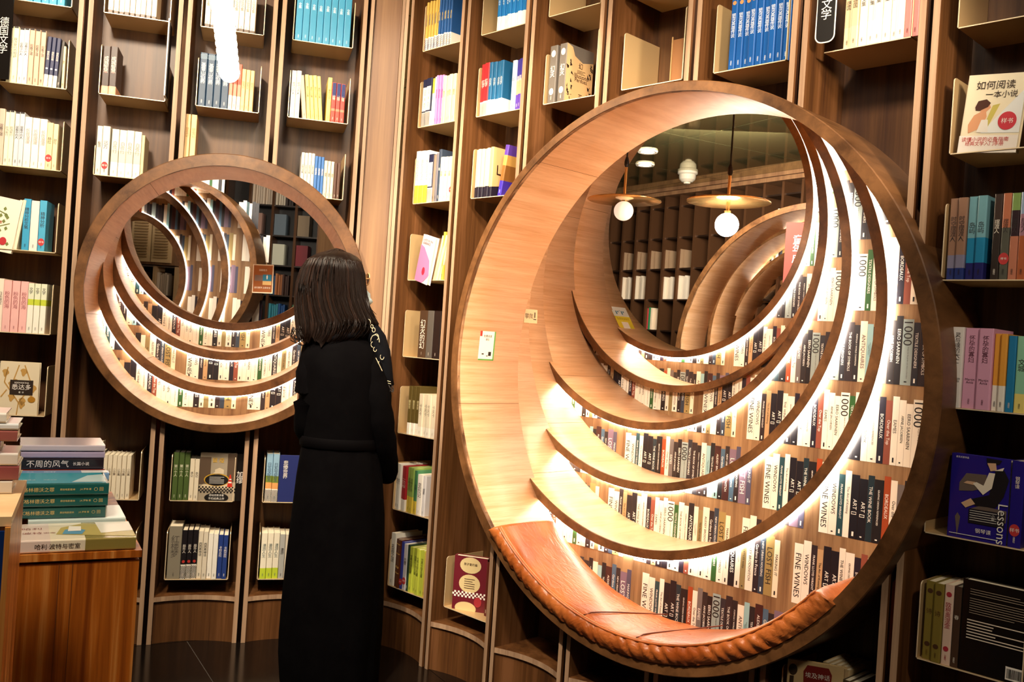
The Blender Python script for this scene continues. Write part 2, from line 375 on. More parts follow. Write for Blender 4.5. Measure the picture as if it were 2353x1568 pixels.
def mural(M, D, outer, inner, label, anchor, titles=True):
    """printed bookshelf wallpaper on the step wall: a holed disc with every printed spine on it"""
    root = thing('bookshelf_wallpaper', label, 'wallpaper', M @ T(inner[0], D, inner[1]))
    mb = MB(); cs, cz, R = outer[:3]; c2 = inner; r2 = inner[2]+.017
    N = 120; n0 = 0; R = R+.035
    for k in range(N):
        a = 2*pi*k/N; ca, sa = math.cos(a), math.sin(a)
        # outer boundary as seen from the inner circle's centre
        ex, ez = c2[0]-cs, c2[1]-cz; bq = ex*ca+ez*sa; disc = bq*bq-(ex*ex+ez*ez-R*R)
        ro = max(r2+.002, -bq+math.sqrt(max(disc, 0)))
        mb.v += [(r2*ca, 0, r2*sa), (ro*ca, 0, ro*sa)]
    for k in range(N):
        k2 = (k+1) % N; mb.f.append((2*k, 2*k+1, 2*k2+1, 2*k2)); mb.m.append(0)
    obj('backing', mb.mesh('backing', MURW), root)
    def inside2(x, z): return math.hypot(x, z) < r2
    def inR(x, z): return math.hypot(x+c2[0]-cs, z+c2[1]-cz) < R
    cnt = 0
    px, py, key = anchor; ax_, az_ = onwall(M, D, px, py); ax_ -= inner[0]; az_ -= inner[1]
    pre = 0
    for t, _ in SEQ:
        if t == key: break
        pre += sw(t)
    xa = ax_-pre-sw(key)/2
    for r in range(-9, 10):
        zb = az_+r*PR
        if abs(zb) > 1.9: continue
        x = xa+[0, -.045, .03][r % 3]*(1 if r else 0)-PERIOD*math.ceil((xa+1.6)/PERIOD); i = 0; pal = DARK if r % 2 else LIGHT
        while x < 1.6:
            t, sz = SEQ[i % 26]; i += 1
            if t is None: x += .05; continue
            w = sw(t)-.0006; x0, x1 = x, x+w; x += w+.0006
            h = PH*(1-.09*((i*37+r*11) % 5)/4); z0, z1 = zb, zb+h; xm = (x0+x1)/2
            if not (inR(xm, z0) or inR(xm, z1)): continue
            # clip against the inner circle
            def cut(xx):
                d = r2*r2-xx*xx
                return None if d <= 0 else math.sqrt(d)
            ca, cb = cut(x0), cut(x1); segs = []
            if ca is None and cb is None: segs = [((z0, z1), (z0, z1))]
            else:
                ca = ca or 0; cb = cb or 0
                up = ((max(z0, ca), z1), (max(z0, cb), z1)); lo = ((z0, min(z1, -ca)), (z0, min(z1, -cb)))
                for s_ in (up, lo):
                    if s_[0][1]-s_[0][0] > .004 or s_[1][1]-s_[1][0] > .004:
                        segs.append(tuple((min(p), max(p)) if p[0] < p[1] else (p[0] if s_ is up else p[1],)*2 for p in s_))
            if not segs: continue
            mb = MB()
            for (a0, a1), (b0, b1) in segs:
                mb.quad([(x0, -.001, a0), (x1, -.001, b0), (x1, -.001, b1), (x0, -.001, a1)])
            col = pal[t]; sp = obj('printed_spine', mb.mesh('printed_spine', plain(col, .45)), root); cnt += 1
            if not titles: continue
            tb = MB(); ink = INK if lum(col) > 110 else WHT
            if t == 'ANTIQUAIRES' and ink is INK: ink = plain('4a2622', .6)
            if sz == 'b': text_into(tb, t, ((x0+x1)/2, -.0018, zb+h*.47), -Z_, X_, h*.82, w*.62)
            elif sz == 'B': text_into(tb, t, ((x0+x1)/2, -.0018, zb+h*.78), -Z_, X_, h*.36, w*.8, stretch=True); text_into(tb, 'designs for the garden and where to find them', ((x0+x1)/2+.003, -.0018, zb+h*.34), -Z_, X_, h*.48, w*.3)
            elif sz == 'm': text_into(tb, t, ((x0+x1)/2, -.0018, zb+h*.5), -Z_, X_, h*.66, w*.62)
            else: text_into(tb, t, ((x0+x1)/2, -.0018, zb+h*.56), -Z_, X_, h*.56, w*.5)
            if i % 3: tb.box((x0+x1)/2-w*.12, (x0+x1)/2+w*.12, -.0018, -.0012, zb+.008, zb+.008+h*(.02+.05*(i % 2)))
            # leave out letters that would hang in the opening or beyond the step
            V = np.array(tb.v); okv = (np.hypot(V[:, 0], V[:, 2]) > r2)
            fs = [(f, m) for f, m in zip(tb.f, tb.m) if all(okv[list(f)])]
            if fs:
                tb.f = [f for f, m in fs]; tb.m = [m for f, m in fs]
                obj('printed_title', tb.mesh('printed_title', ink), sp)
    print('spines', cnt)
def nook(name, label, M, C, outc, Dend, prot, led, th=.034, seg=144, lm=None):
    base = M @ T(C[0][0], 0, C[0][1])
    root = thing(name, label, 'reading nook', base)
    off = T(-C[0][0], 0, -C[0][1])
    def put(nm, mb, mats, sm=True, lab=None):
        o = obj(nm, mb.mesh(nm, mats, sm), root, off)
        if lab: o['label'] = lab
        return o
    n = len(C)
    for i, (cs, cz, R, D) in enumerate(C):
        D2 = C[i+1][3]+.03 if i+1 < n else Dend
        # lining: inner skin with its own thickness, behind the rim
        mb = MB(); mb.ringface([(R, D+.006), (R, D2), (R+.012, D2), (R+.012, D+.006), (R, D+.006)], (cs, cz), seg=seg); put('oak_lining', mb, OAK)
        for sa in ((2.9, 4.05) if i else (2.2, 3.35)):      # joints between lining sheets
            mb = MB(); mb.ringface([(R-.0006, D+.008), (R-.0006, D2-.002)], (cs, cz), sa, sa+.0016/R*1.0, 1); put('lining_joint', mb, plain('7a5030', .8), False)
        mb = MB()
        if i == 0:
            oc = outc; N = seg
            # rim: face between the inner circle and the outer circle, then the outer skin back into the wall
            L = 5
            for k in range(N):
                a = 2*pi*k/N; ca, sa = math.cos(a), math.sin(a)
                mb.v += [(cs+R*ca, D+.02, cz+R*sa), (cs+R*ca, D, cz+R*sa), (oc[0]+(oc[2]-.003)*ca, D, oc[1]+(oc[2]-.003)*sa), (oc[0]+oc[2]*ca, D+.003, oc[1]+oc[2]*sa), (oc[0]+oc[2]*ca, .25, oc[1]+oc[2]*sa)]
            for k in range(N):
                k2 = (k+1) % N
                for j in range(L-1): mb.f.append((k*L+j, k*L+j+1, k2*L+j+1, k2*L+j)); mb.m.append(0 if j < 3 else 1)
            put('outer_rim', mb, [RIM, RIM], False)
        else:
            mb.ringface([(R, D+.012), (R+.001, D), (R+th-.001, D), (R+th, D+.002), (R+th, D+.034)], (cs, cz), seg=seg); put('step_rim', mb, RIM, False)
            if i in led:
                a0, a1 = led[i]
                mb = MB(); mb.ringface([(R+th, D+.030), (R+th+.005, D+.030), (R+th+.005, D+.018), (R+th, D+.018)], (cs, cz), a0, a1, 90); put('led_strip', mb, lm or LED, False)
    return root
nook('round_reading_nook', 'large round oak-lined reading nook with curved steps and tan leather seat', MR, BIG, BIG_OUT, 1.66, .06,
     {1: (-2.6, .75), 2: (-2.6, .95), 3: (-2.7, 1.0), 5: (-2.75, 1.0)})
nook('round_display_nook', 'small round oak-lined nook on the left wall behind the woman', ML, SML, SML_OUT, 1.2, .05,
     {1: (-2.75, -.1), 2: (-2.75, -.1), 3: (-2.75, -.1)}, th=.04, lm=LEDS)
SR = ['widest crescent just inside the outer rim of the large nook', 'second crescent from outside inside the large nook', 'third crescent from outside inside the large nook', 'fourth crescent from outside, thin, inside the large nook', 'innermost crescent of the large nook']
for i in range(1, 6):
    mural(MR, BIG[i][3]+.03, BIG[i-1], BIG[i], 'printed bookshelf wallpaper, '+SR[i-1], [(2103, 1077, '1000'), (1935, 1038, '1000'), (1723, 1010, 'FINE WINES'), (1620, 955, 'FINE WINES'), (1692, 842, 'FINE WINES')][i-1])
SL = ['lowest crescent of the small nook', 'middle crescent of the small nook', 'topmost crescent of the small nook']
for i in range(1, 4):
    mural(ML, SML[i][3]+.03, SML[i-1], SML[i], 'printed bookshelf wallpaper, '+SL[i-1], [(399, 934, '1000'), (434, 870, 'FINE WINES'), (603, 802, 'FINE WINES')][i-1])
# ------------------------------------------------------------------ books
ORDW = ['first', 'second', 'third', 'fourth', 'fifth', 'sixth', 'seventh', 'eighth', 'ninth']
NUMW = ['', 'one', 'two', 'three', 'four', 'five', 'six', 'seven', 'eight', 'nine']
ROWN = {-5: 'highest', -4: 'top row', -3: 'second row', -2: 'third row', -1: 'fourth row', 0: 'fifth row', 1: 'sixth row', 2: 'seventh row', 3: 'bottom row'}
COLN = {('L', -1): 'leftmost column', ('L', 0): 'second column from left', ('L', 1): 'third column from left', ('L', 2): 'fourth column from left',
        ('R', -1): 'first column past corner', ('R', 0): 'second column past corner', ('R', 1): 'third column past corner', ('R', 2): 'fourth column past corner',
        ('R', 3): 'fifth column past corner', ('R', 4): 'sixth column past corner', ('R', 5): 'rightmost column'}
_bm = {}
def cover_mesh(th, h, dp, bands, rough):
    """bands: list of (z0, z1, hex) fractions from the bottom"""
    k = (th, h, dp, tuple(bands), rough)
    if k in _bm: return _bm[k]
    mb = MB(); t = min(.0016, th*.2); r = min(.003, th*.3); hx = th/2
    out = [(-hx, dp)]+[(-hx, r)]+[(-hx+r*(1-math.cos(a)), r-r*math.sin(a)) for a in (pi/4, pi/2)]
    out += [(hx-r*(1-math.cos(a)), r-r*math.sin(a)) for a in (pi/2, pi/4)]+[(hx, r), (hx, dp)]
    poly = out+[(hx-t, dp), (hx-t, r+t), (-hx+t, r+t), (-hx+t, dp)]
    mats = []
    for z0, z1, c in bands:
        if c not in mats: mats.append(c)
        mb.prism(poly, z0*h, z1*h, mats.index(c), ax='z')
    me = mb.mesh('book', [plain(c, rough, coat=.35 if rough < .4 else 0) for c in mats]); _bm[k] = me; return me
_pm = {}
def page_mesh(th, h, dp):
    k = (th, h, dp)
    if k not in _pm:
        mb = MB(); t = min(.0016, th*.2); mb.box(-th/2+t, th/2-t, .006, dp-.003, .002, h-.003); _pm[k] = mb.mesh('page_block', PAGE)
    return _pm[k]
_tt = {}
def title_mesh(th, h, items, key):
    k = (th, h, key)
    if k in _tt: return _tt[k]
    out = []
    for it in items:
        mb = MB(); txt, cz, hh, ink, mode = it
        if mode == 'v': text_into(mb, txt, (0, -.0005, cz*h), X_, Z_, th*.62, hh*h, vert=True)
        elif mode == 'r': text_into(mb, txt, (0, -.0005, cz*h), -Z_, X_, hh*h, th*.55)
        elif mode == 'h': text_into(mb, txt, (0, -.0005, cz*h), X_, Z_, th*.85, hh*h)
        elif mode == 'dot':
            r = th*.3; mb.quad([(r*math.cos(a), -.0005, cz*h+hh*r*math.sin(a)) for a in [2*pi*i/14 for i in range(14)]])
        elif mode == 'box': mb.box(-th*.4, th*.4, -.0005, -.0003, (cz-hh/2)*h, (cz+hh/2)*h)
        elif mode == 'chk':
            n = max(3, int(th/.003)); s = th*.96/n; m_ = int(hh*h/s)
            for i in range(n):
                for j in range(m_):
                    if (i+j) % 2: mb.quad([(-th*.48+i*s, -.0005, (cz-hh/2)*h+j*s), (-th*.48+(i+1)*s, -.0005, (cz-hh/2)*h+j*s), (-th*.48+(i+1)*s, -.0005, (cz-hh/2)*h+(j+1)*s), (-th*.48+i*s, -.0005, (cz-hh/2)*h+(j+1)*s)])
        elif mode == 'seal':
            r = min(th*.62, .012); mb.quad([(r*math.cos(a), -.0009, cz*h+r*1.25*math.sin(a)) for a in [2*pi*i/20 for i in range(20)]])
        if mb.f: out.append(({'chk': 'checker_print', 'seal': 'sample_seal', 'dot': 'spine_mark', 'box': 'spine_mark'}.get(mode, 'spine_title'), mb.mesh('spine_title', plain(ink, .6))))
        if mode == 'seal':
            mb = MB(); text_into(mb, '样书', (0, -.0012, cz*h), X_, Z_, th*.7, .012); out.append(('seal_lettering', mb.mesh('seal_lettering', WHT)))
    _tt[k] = out; return out
def book(M, x, y, z, th, h, dp, bands, label, group, items=(), key='', rough=.5, lean=0, face=False, yaw=0, pages=True, art=None):
    m = M @ T(x, y, z)
    if lean: m = m @ Matrix.Rotation(math.radians(lean), 4, 'Y')
    if yaw: m = m @ RZ(math.radians(yaw))
    if face: m = m @ RZ(-pi/2)
    o = thing('book', label, 'book', m, group, cover_mesh(th, h, dp, bands, rough))
    if pages: obj('page_block', page_mesh(th, h, dp), o)
    for nm, me in title_mesh(th, h, items, key): obj(nm, me, o)
    if art: art(o, th, h, dp)
    return o
def cover_part(o, th, name, build, mats, label=None):
    """build(mb) draws in cover coordinates: a to the right, b up; put on the front board"""
    mb = MB(); build(mb)
    x = th/2+.0006
    mb.v = [(x+.0004*p[1], p[0], p[2]) for p in mb.v]      # (a, layer, b)
    q = obj(name, mb.mesh(name, mats), o)
    if name in ('engraving', 'street_print', 'blurb_print', 'blurb_bold', 'barcode_lines', 'leaf_print', 'vine_print', 'checker_print'): q['kind'] = 'stuff'
    if label: q['label'] = label
    return q
def ctext(mb, s, a, b, w, h, layer=3, m=0, vert=False, rot=False):
    if rot: text_into(mb, s, (a, layer, b), -Z_, X_, w, h, m)
    else: text_into(mb, s, (a, layer, b), X_, Z_, w, h, m, vert=vert)
def crect(mb, a0, a1, b0, b1, layer=1, m=0): mb.quad([(a0, layer, b0), (a1, layer, b0), (a1, layer, b1), (a0, layer, b1)], m)
def cdisc(mb, a, b, ra, rb, layer=1, m=0, n=22): mb.quad([(a+ra*math.cos(2*pi*i/n), layer, b+rb*math.sin(2*pi*i/n)) for i in range(n)], m)
def cpoly(mb, pts, layer=1, m=0): mb.quad([(p[0], layer, p[1]) for p in pts], m)
def clines(mb, a, b, w, n, dh, layer=3, m=0, hh=.0012, seed=1):
    rr = random.Random(seed)
    for i in range(n): crect(mb, a, a+w*(1 if rr.random() < .7 else rr.uniform(.4, .9)), b-i*dh, b-i*dh+hh, layer, m)
def row(side, b, k, x0, runs, zoff=0):
    M = ML if side == 'L' else MR; x = (b+.5)*W-TW/2+.002+x0; z = trayz(k)+.0004+zoff
    place = '%s, %s' % (ROWN[k], COLN[side, b]); grp = 'books on the tray in the %s, %s' % (ROWN[k], COLN[side, b])
    for r in runs:
        n, th, h, c, desc = r[:5]; o = r[5] if len(r) > 5 else {}
        x += o.get('gap', 0)
        bands = []; z0 = 0
        for f_, cc in o.get('bands', []): bands.append((z0, f_, cc)); z0 = f_
        bands.append((z0, 1, c))
        ink = o.get('ink', '2a2020' if lum(c) > 105 else 'f0e6d6')
        items = []
        t = o.get('t')
        if t: items.append((t, o.get('tz', .62), o.get('th', .42), ink, o.get('tm', 'v' if ord(t[0]) > 255 else 'r')))
        if not o.get('nosub'): items.append(('出版社' if o.get('cjk', 1) else 'EDITION', .09, .07, o.get('subink', ink), 'v' if o.get('cjk', 1) else 'r'))
        items += o.get('items', [])
        if o.get('seal'): items.append(('', o['seal'], 0, 'c03434', 'seal'))
        for i in range(n):
            yy = .036+.004*((i*7+n) % 3)+o.get('y', 0); dp = o.get('dp', .145)
            lean = o.get('lean', 0); face = o.get('face'); lab = '%s, %s' % (desc, place)
            if n > 1: lab = '%s, %s of %s, %s' % (desc, ORDW[i], NUMW[n], place)
            if len(lab.split()) > 16: print('LONG', lab)
            if face:
                book(M, x+o.get('fx', 0), yy+th/2+.004*i, z, th, h, dp, bands, lab, grp, items if not face else (), '' , o.get('rough', .4), lean, True, o.get('yaw', 0), art=o.get('art'))
                if i == n-1: x += dp+.002
            else:
                w = th+.0008
                if lean:
                    sl = abs(math.sin(math.radians(lean)))
                book(M, x+w/2, yy, z, th, h, dp, bands, lab, grp, items, str(items), o.get('rough', .45), lean, False, art=o.get('art') if i == n-1 else None)
                x += w*(1/math.cos(math.radians(lean)))+.0003
# cover artworks -----------------------------------------------------
def art_leaf(o, th, h, dp):
    r = random.Random(3)
    def tree(mb):
        for i in range(9):
            a, bb = r.uniform(.02, dp-.02), r.uniform(.03, h-.02); cpoly(mb, [(a+.014*math.cos(t)*(1 if t < pi else .5), bb+.016*math.sin(t)) for t in [j*pi/6 for j in range(12)]], 1)
        for a0, b0, a1, b1 in ((.07, .0, .075, .05), (.075, .05, .02, .13), (.02, .13, .03, .19), (.075, .05, .12, .12), (.12, .12, .09, .2), (.03, .1, .01, .07), (.1, .09, .13, .07), (.05, .13, .07, .2)):
            dx, dz = a1-a0, b1-b0; L = math.hypot(dx, dz); nx, nz = -dz/L*.0022, dx/L*.0022
            cpoly(mb, [(a0-nx, b0-nz), (a0+nx, b0+nz), (a1+nx, b1+nz), (a1-nx, b1-nz)], 1)
    cover_part(o, th, 'vine_print', tree, plain('b98e4a', .5))
    cover_part(o, th, 'title_plate', lambda mb: crect(mb, dp*.28, dp*.86, h*.38, h*.66, 2), plain('2a1c12', .5))
    def tx(mb): ctext(mb, '悉达多', dp*.57, h*.53, dp*.48, h*.12); ctext(mb, 'SIDDHARTHA', dp*.57, h*.61, dp*.4, .006); ctext(mb, '著  译', dp*.57, h*.43, dp*.2, .007)
    cover_part(o, th, 'cover_title', tx, WHT)
    cover_part(o, th, 'leaf_print', lambda mb: cdisc(mb, dp*.84, h*.3, .014, .012, 3), plain('a87418', .5))
def art_plague(o, th, h, dp):
    cover_part(o, th, 'street_print', lambda mb: [crect(mb, 0, dp*.3, h*.35, h*.92, 1), crect(mb, dp*.75, dp, h*.4, h, 1)], plain('5a4634', .6))
    cover_part(o, th, 'road_print', lambda mb: [cpoly(mb, [(0, h*.25), (dp, h*.25), (dp*.62, h*.6), (dp*.4, h*.6)], 1), cpoly(mb, [(dp*.42, h*.56), (dp*.66, h*.56), (dp*.66, h*.66), (dp*.54, h*.7), (dp*.42, h*.66)], 2)], plain('d8c6a6', .6))
    cover_part(o, th, 'oval_plate', lambda mb: cdisc(mb, dp*.48, h*.44, dp*.32, h*.12, 3), plain('14100e', .5))
    cover_part(o, th, 'oval_border', lambda mb: cdisc(mb, dp*.48, h*.445, dp*.35, h*.135, 2), plain('c79a2c', .5))
    cover_part(o, th, 'cone_print', lambda mb: [cpoly(mb, [(dp*.77, h*.3), (dp*.92, h*.3), (dp*.86, h*.56), (dp*.83, h*.56)], 3)], plain('c8301c', .5))
    cover_part(o, th, 'label_arch', lambda mb: cdisc(mb, dp*.5, h*.07, dp*.33, h*.1, 3), plain('14100e', .5))
    def tx(mb):
        clines(mb, dp*.28, h*.5, dp*.4, 6, .0052, 4); ctext(mb, '感动无数读者', dp*.5, h*.12, dp*.4, .01, 4); ctext(mb, '不朽经典之作', dp*.5, h*.05, dp*.46, .01, 4)
        crect(mb, dp*.8, dp*.89, h*.38, h*.41, 4); crect(mb, dp*.82, dp*.88, h*.45, h*.47, 4)
    cover_part(o, th, 'cover_text', tx, WHT)
    cover_part(o, th, 'cover_title', lambda mb: ctext(mb, '鼠 疫', dp*.5, h*.86, dp*.4, h*.1), plain('e8b830', .5))
    def chk(mb):
        s = dp/22
        for i in range(22):
            for j in range(4):
                if (i+j) % 2: crect(mb, i*s, (i+1)*s, h*.17+j*s, h*.17+(j+1)*s, 2)
    cover_part(o, th, 'checker_print', chk, INK)
def art_illusion(o, th, h, dp):
    r = random.Random(5)
    def ink(mb):
        for i in range(34):
            a = r.choice([r.uniform(.0, dp*.3), r.uniform(dp*.8, dp)]); bb = r.uniform(.0, h*.8); cpoly(mb, [(a+r.uniform(-.009, .009), bb+r.uniform(-.012, .012)) for j in range(5)], 2)
    cover_part(o, th, 'cover_ground', lambda mb: cpoly(mb, [(.0, .0), (dp, .0), (dp, h*.8), (dp*.6, h*.74), (dp*.3, h*.82), (dp*.2, h*.96), (0, h)], 1), plain('c9a676', .6))
    cover_part(o, th, 'engraving', ink, plain('241410', .6))
    def tx(mb):
        ctext(mb, '幻', dp*.52, h*.68, dp*.3, h*.1); ctext(mb, '灭', dp*.56, h*.14, dp*.3, h*.1); ctext(mb, 'Illusions', dp*.56, h*.5, dp*.5, h*.08); ctext(mb, 'Perdues', dp*.56, h*.43, dp*.45, h*.07); clines(mb, dp*.4, h*.59, dp*.3, 3, .005, 3)
    cover_part(o, th, 'cover_title', tx, plain('3a1a12', .6))
def art_read(o, th, h, dp):
    cover_part(o, th, 'cover_wash', lambda mb: [cpoly(mb, [(dp*.35, h*.25), (dp, h*.8), (dp, h*.25)], 1), ], plain('e6e6e2', .4))
    cover_part(o, th, 'green_wash', lambda mb: cpoly(mb, [(dp*.45, h*.3), (dp*.62, h*.62), (dp*.5, h*.6), (dp*.4, h*.35)], 2), plain('c8b85a', .4))
    cover_part(o, th, 'hair_print', lambda mb: cpoly(mb, [(dp*.2, h*.58), (dp*.24, h*.66), (dp*.38, h*.68), (dp*.46, h*.63), (dp*.42, h*.58), (dp*.3, h*.54), (dp*.22, h*.54)], 3), plain('4a2416', .5))
    cover_part(o, th, 'figure_print', lambda mb: [cpoly(mb, [(dp*.3, h*.57), (dp*.44, h*.62), (dp*.47, h*.57), (dp*.4, h*.52), (dp*.42, h*.46), (dp*.36, h*.32), (dp*.14, h*.25), (dp*.12, h*.36), (dp*.2, h*.48), (dp*.3, h*.52)], 2)], plain('d89a70', .5))
    cover_part(o, th, 'dress_print', lambda mb: cpoly(mb, [(dp*.28, h*.26), (dp*.34, h*.42), (dp*.45, h*.42), (dp*.48, h*.26)], 3), plain('e8e0d4', .5))
    cover_part(o, th, 'cover_title', lambda mb: [ctext(mb, '如何阅读', dp*.5, h*.86, dp*.86, h*.11), ctext(mb, '一本小说', dp*.62, h*.74, dp*.6, h*.09)], plain('3a2a20', .5))
    cover_part(o, th, 'paper_band', lambda mb: crect(mb, 0, dp, 0, h*.22, 2), plain('f0e6da', .4))
    cover_part(o, th, 'band_lettering', lambda mb: [ctext(mb, '读懂小说的必备指南', dp*.45, h*.17, dp*.8, .012, 4), ctext(mb, '经典文学入门手册', dp*.45, h*.115, dp*.8, .011, 4)], plain('c43a34', .5))
    cover_part(o, th, 'sample_seal', lambda mb: cdisc(mb, dp*.78, h*.4, .022, .023, 4), plain('c83440', .4))
    cover_part(o, th, 'seal_lettering', lambda mb: ctext(mb, '样书', dp*.78, h*.4, .028, .018, 6), WHT)
def art_lessons(o, th, h, dp):
    cover_part(o, th, 'piano_shape', lambda mb: [cpoly(mb, [(dp*.17, h*.56), (dp*.17, h*.66), (dp*.28, h*.78), (dp*.62, h*.79), (dp*.62, h*.64), (dp*.4, h*.58)], 1), cpoly(mb, [(dp*.35, h*.36), (dp*.55, h*.42), (dp*.98, h*.4), (dp*.98, h*.26), (dp*.7, h*.3)], 1), cpoly(mb, [(dp*.13, h*.25), (dp*.17, h*.3), (dp*.22, h*.25), (dp*.2, h*.12), (dp*.18, h*.02), (dp*.16, h*.12)], 1)], plain('6a5a50', .5))
    cover_part(o, th, 'figure_dark', lambda mb: [cpoly(mb, [(dp*.62, h*.9), (dp*.82, h*.93), (dp*.86, h*.98), (dp*.6, h*.99)], 2), cpoly(mb, [(dp*.76, h*.85), (dp*.9, h*.87), (dp*.99, h*.76), (dp*.92, h*.56), (dp*.8, h*.42), (dp*.45, h*.41), (dp*.38, h*.48), (dp*.68, h*.56)], 2)], plain('120c12', .5))
    cover_part(o, th, 'figure_skin', lambda mb: [cpoly(mb, [(dp*.62, h*.93), (dp*.76, h*.94), (dp*.78, h*.86), (dp*.68, h*.84)], 3), cpoly(mb, [(dp*.24, h*.66), (dp*.3, h*.69), (dp*.44, h*.69), (dp*.42, h*.65)], 3), cpoly(mb, [(dp*.22, h*.42), (dp*.38, h*.49), (dp*.46, h*.43), (dp*.3, h*.37)], 3)], plain('d9b08c', .5))
    cover_part(o, th, 'shirt_print', lambda mb: [cpoly(mb, [(dp*.4, h*.67), (dp*.46, h*.69), (dp*.58, h*.66), (dp*.66, h*.82), (dp*.76, h*.82), (dp*.72, h*.64), (dp*.58, h*.55)], 4), cpoly(mb, [(dp*.74, h*.85), (dp*.9, h*.9), (dp*.88, h*.86)], 4)], plain('f0e4d0', .5))
    cover_part(o, th, 'blurb_box', lambda mb: crect(mb, dp*.36, dp*.96, h*.2, h*.37, 3), plain('18121c', .5))
    def tx(mb):
        clines(mb, dp*.38, h*.345, dp*.45, 5, .0058, 5); clines(mb, dp*.05, h*.045, dp*.8, 1, .01, 5, hh=.0016)
        ctext(mb, 'Lessons', dp*.92, h*.24, h*.46, dp*.16, 5, rot=True); ctext(mb, '钢琴课', dp*.62, h*.12, dp*.26, .014, 5); ctext(mb, '麦克尤恩作品', dp*.2, h*.965, dp*.22, .005, 5)
        ctext(mb, '小说', dp*.77, h*.3, .008, .02, 5, vert=True)
    cover_part(o, th, 'cover_title', tx, WHT)
def art_back(o, th, h, dp):
    def tx(mb): clines(mb, dp*.12, h*.9, dp*.8, 3, .006, 2, seed=2); clines(mb, dp*.12, h*.8, dp*.8, 7, .006, 2, seed=4)
    cover_part(o, th, 'blurb_print', tx, plain('b8a890', .6))
    cover_part(o, th, 'blurb_bold', lambda mb: clines(mb, dp*.1, h*.56, dp*.82, 7, .0075, 2, seed=8, hh=.0026), plain('e8dcc8', .6))
    cover_part(o, th, 'barcode_label', lambda mb: crect(mb, dp*.68, dp*.92, h*.03, h*.17, 2), WHT)
    def bars(mb):
        r = random.Random(2); a = dp*.7
        while a < dp*.9: w = r.choice([.0006, .001, .0015]); crect(mb, a, a+w, h*.05, h*.15, 4); a += w+r.choice([.0006, .001])
    cover_part(o, th, 'barcode_lines', bars, INK)
def art_myth(o, th, h, dp):
    cover_part(o, th, 'cover_plate', lambda mb: cpoly(mb, [(dp*.28, h*.88), (dp*.34, h*.96), (dp*.7, h*.96), (dp*.76, h*.88), (dp*.74, h*.6), (dp*.3, h*.6)], 1), plain('7c1c14', .5))
    cover_part(o, th, 'cover_title', lambda mb: ctext(mb, '埃及神话', dp*.52, h*.84, dp*.42, h*.1), WHT)
    cover_part(o, th, 'figure_print', lambda mb: [cdisc(mb, dp*.1, h*.88, .012, .016, 2), crect(mb, dp*.05, dp*.12, h*.6, h*.8, 2)], plain('3a2a1a', .5))
def art_ovals(o, th, h, dp):
    cover_part(o, th, 'oval_label', lambda mb: [cdisc(mb, dp*.5, h*.84, dp*.32, h*.15, 1), cdisc(mb, dp*.5, h*.5, dp*.32, h*.17, 1), cdisc(mb, dp*.42, h*.04, dp*.32, h*.12, 1)], plain('d9c28e', .5))
    cover_part(o, th, 'cover_title', lambda mb: [ctext(mb, '房子里的猫', dp*.5, h*.86, dp*.4, h*.12, vert=False), clines(mb, dp*.34, h*.58, dp*.32, 5, .009, 3, hh=.002)], plain('3a1c14', .5))
    def chk(mb):
        s = dp/18
        for i in range(18):
            for j in range(3):
                if (i+j) % 2: crect(mb, i*s, (i+1)*s, h*.24+j*s, h*.24+(j+1)*s, 2)
    cover_part(o, th, 'checker_print', chk, WHT)
    cover_part(o, th, 'sample_seal', lambda mb: cdisc(mb, dp*.78, h*.18, .016, .02, 3), plain('a8323a', .4))
def art_marquise(o, th, h, dp):
    r = random.Random(9)
    def lv(mb):
        for i in range(16):
            a, bb = r.uniform(dp*.3, dp*.9), r.uniform(h*.1, h*.85); cpoly(mb, [(a, bb-.009), (a+.007, bb), (a, bb+.009), (a-.006, bb)], 1)
        cpoly(mb, [(dp*.1, h*.3), (dp*.1, h*.32), (dp*.8, h*.55), (dp*.8, h*.53)], 1); cpoly(mb, [(dp*.1, h*.8), (dp*.1, h*.82), (dp*.7, h*.7), (dp*.7, h*.68)], 1)
    cover_part(o, th, 'leaf_print', lv, plain('6f7a3c', .5))
    cover_part(o, th, 'cover_title', lambda mb: [ctext(mb, 'Die', dp*.25, h*.66, dp*.22, .014), ctext(mb, 'Markise', dp*.35, h*.55, dp*.5, .018), clines(mb, dp*.1, h*.28, dp*.35, 4, .007, 3)], plain('a8562c', .5))
    cover_part(o, th, 'sample_seal', lambda mb: cdisc(mb, dp*.72, h*.2, .013, .016, 3), plain('b83038', .4))
def art_fete(o, th, h, dp):
    cover_part(o, th, 'cover_title', lambda mb: [ctext(mb, "LA FÊTE DE L'INSI-", dp*.5, h*.9, dp*.8, .012), ctext(mb, 'GNIFIANCE', dp*.42, h*.83, dp*.6, .012)], plain('4a2430', .5))
    cover_part(o, th, 'pink_wash', lambda mb: cpoly(mb, [(0, 0), (0, h*.78), (dp*.3, h*.74), (dp*.85, h*.5), (dp, h*.2), (dp*.6, 0)], 1), plain('e083b8', .4))
    cover_part(o, th, 'sample_seal', lambda mb: cdisc(mb, dp*.55, h*.25, .014, .017, 3), plain('c02848', .4))
def art_lo(o, th, h, dp):
    cover_part(o, th, 'dark_foot', lambda mb: cpoly(mb, [(0, 0), (dp, 0), (dp, h*.18), (dp*.5, h*.26), (0, h*.2)], 1), plain('20182a', .5))
    cover_part(o, th, 'cover_title', lambda mb: ctext(mb, 'Lolita', dp*.55, h*.55, dp*.8, h*.2), plain('2a1a14', .5))
def art_prince(o, th, h, dp):
    cover_part(o, th, 'paper_band', lambda mb: crect(mb, 0, dp, 0, h*.28, 1), WHT)
    cover_part(o, th, 'cover_mark', lambda mb: cdisc(mb, dp*.6, h*.5, .008, .012, 1), plain('2d7a9a', .5))
wh, cr, iv = 'f0e9dc', 'ece0c6', 'e6d5b8'
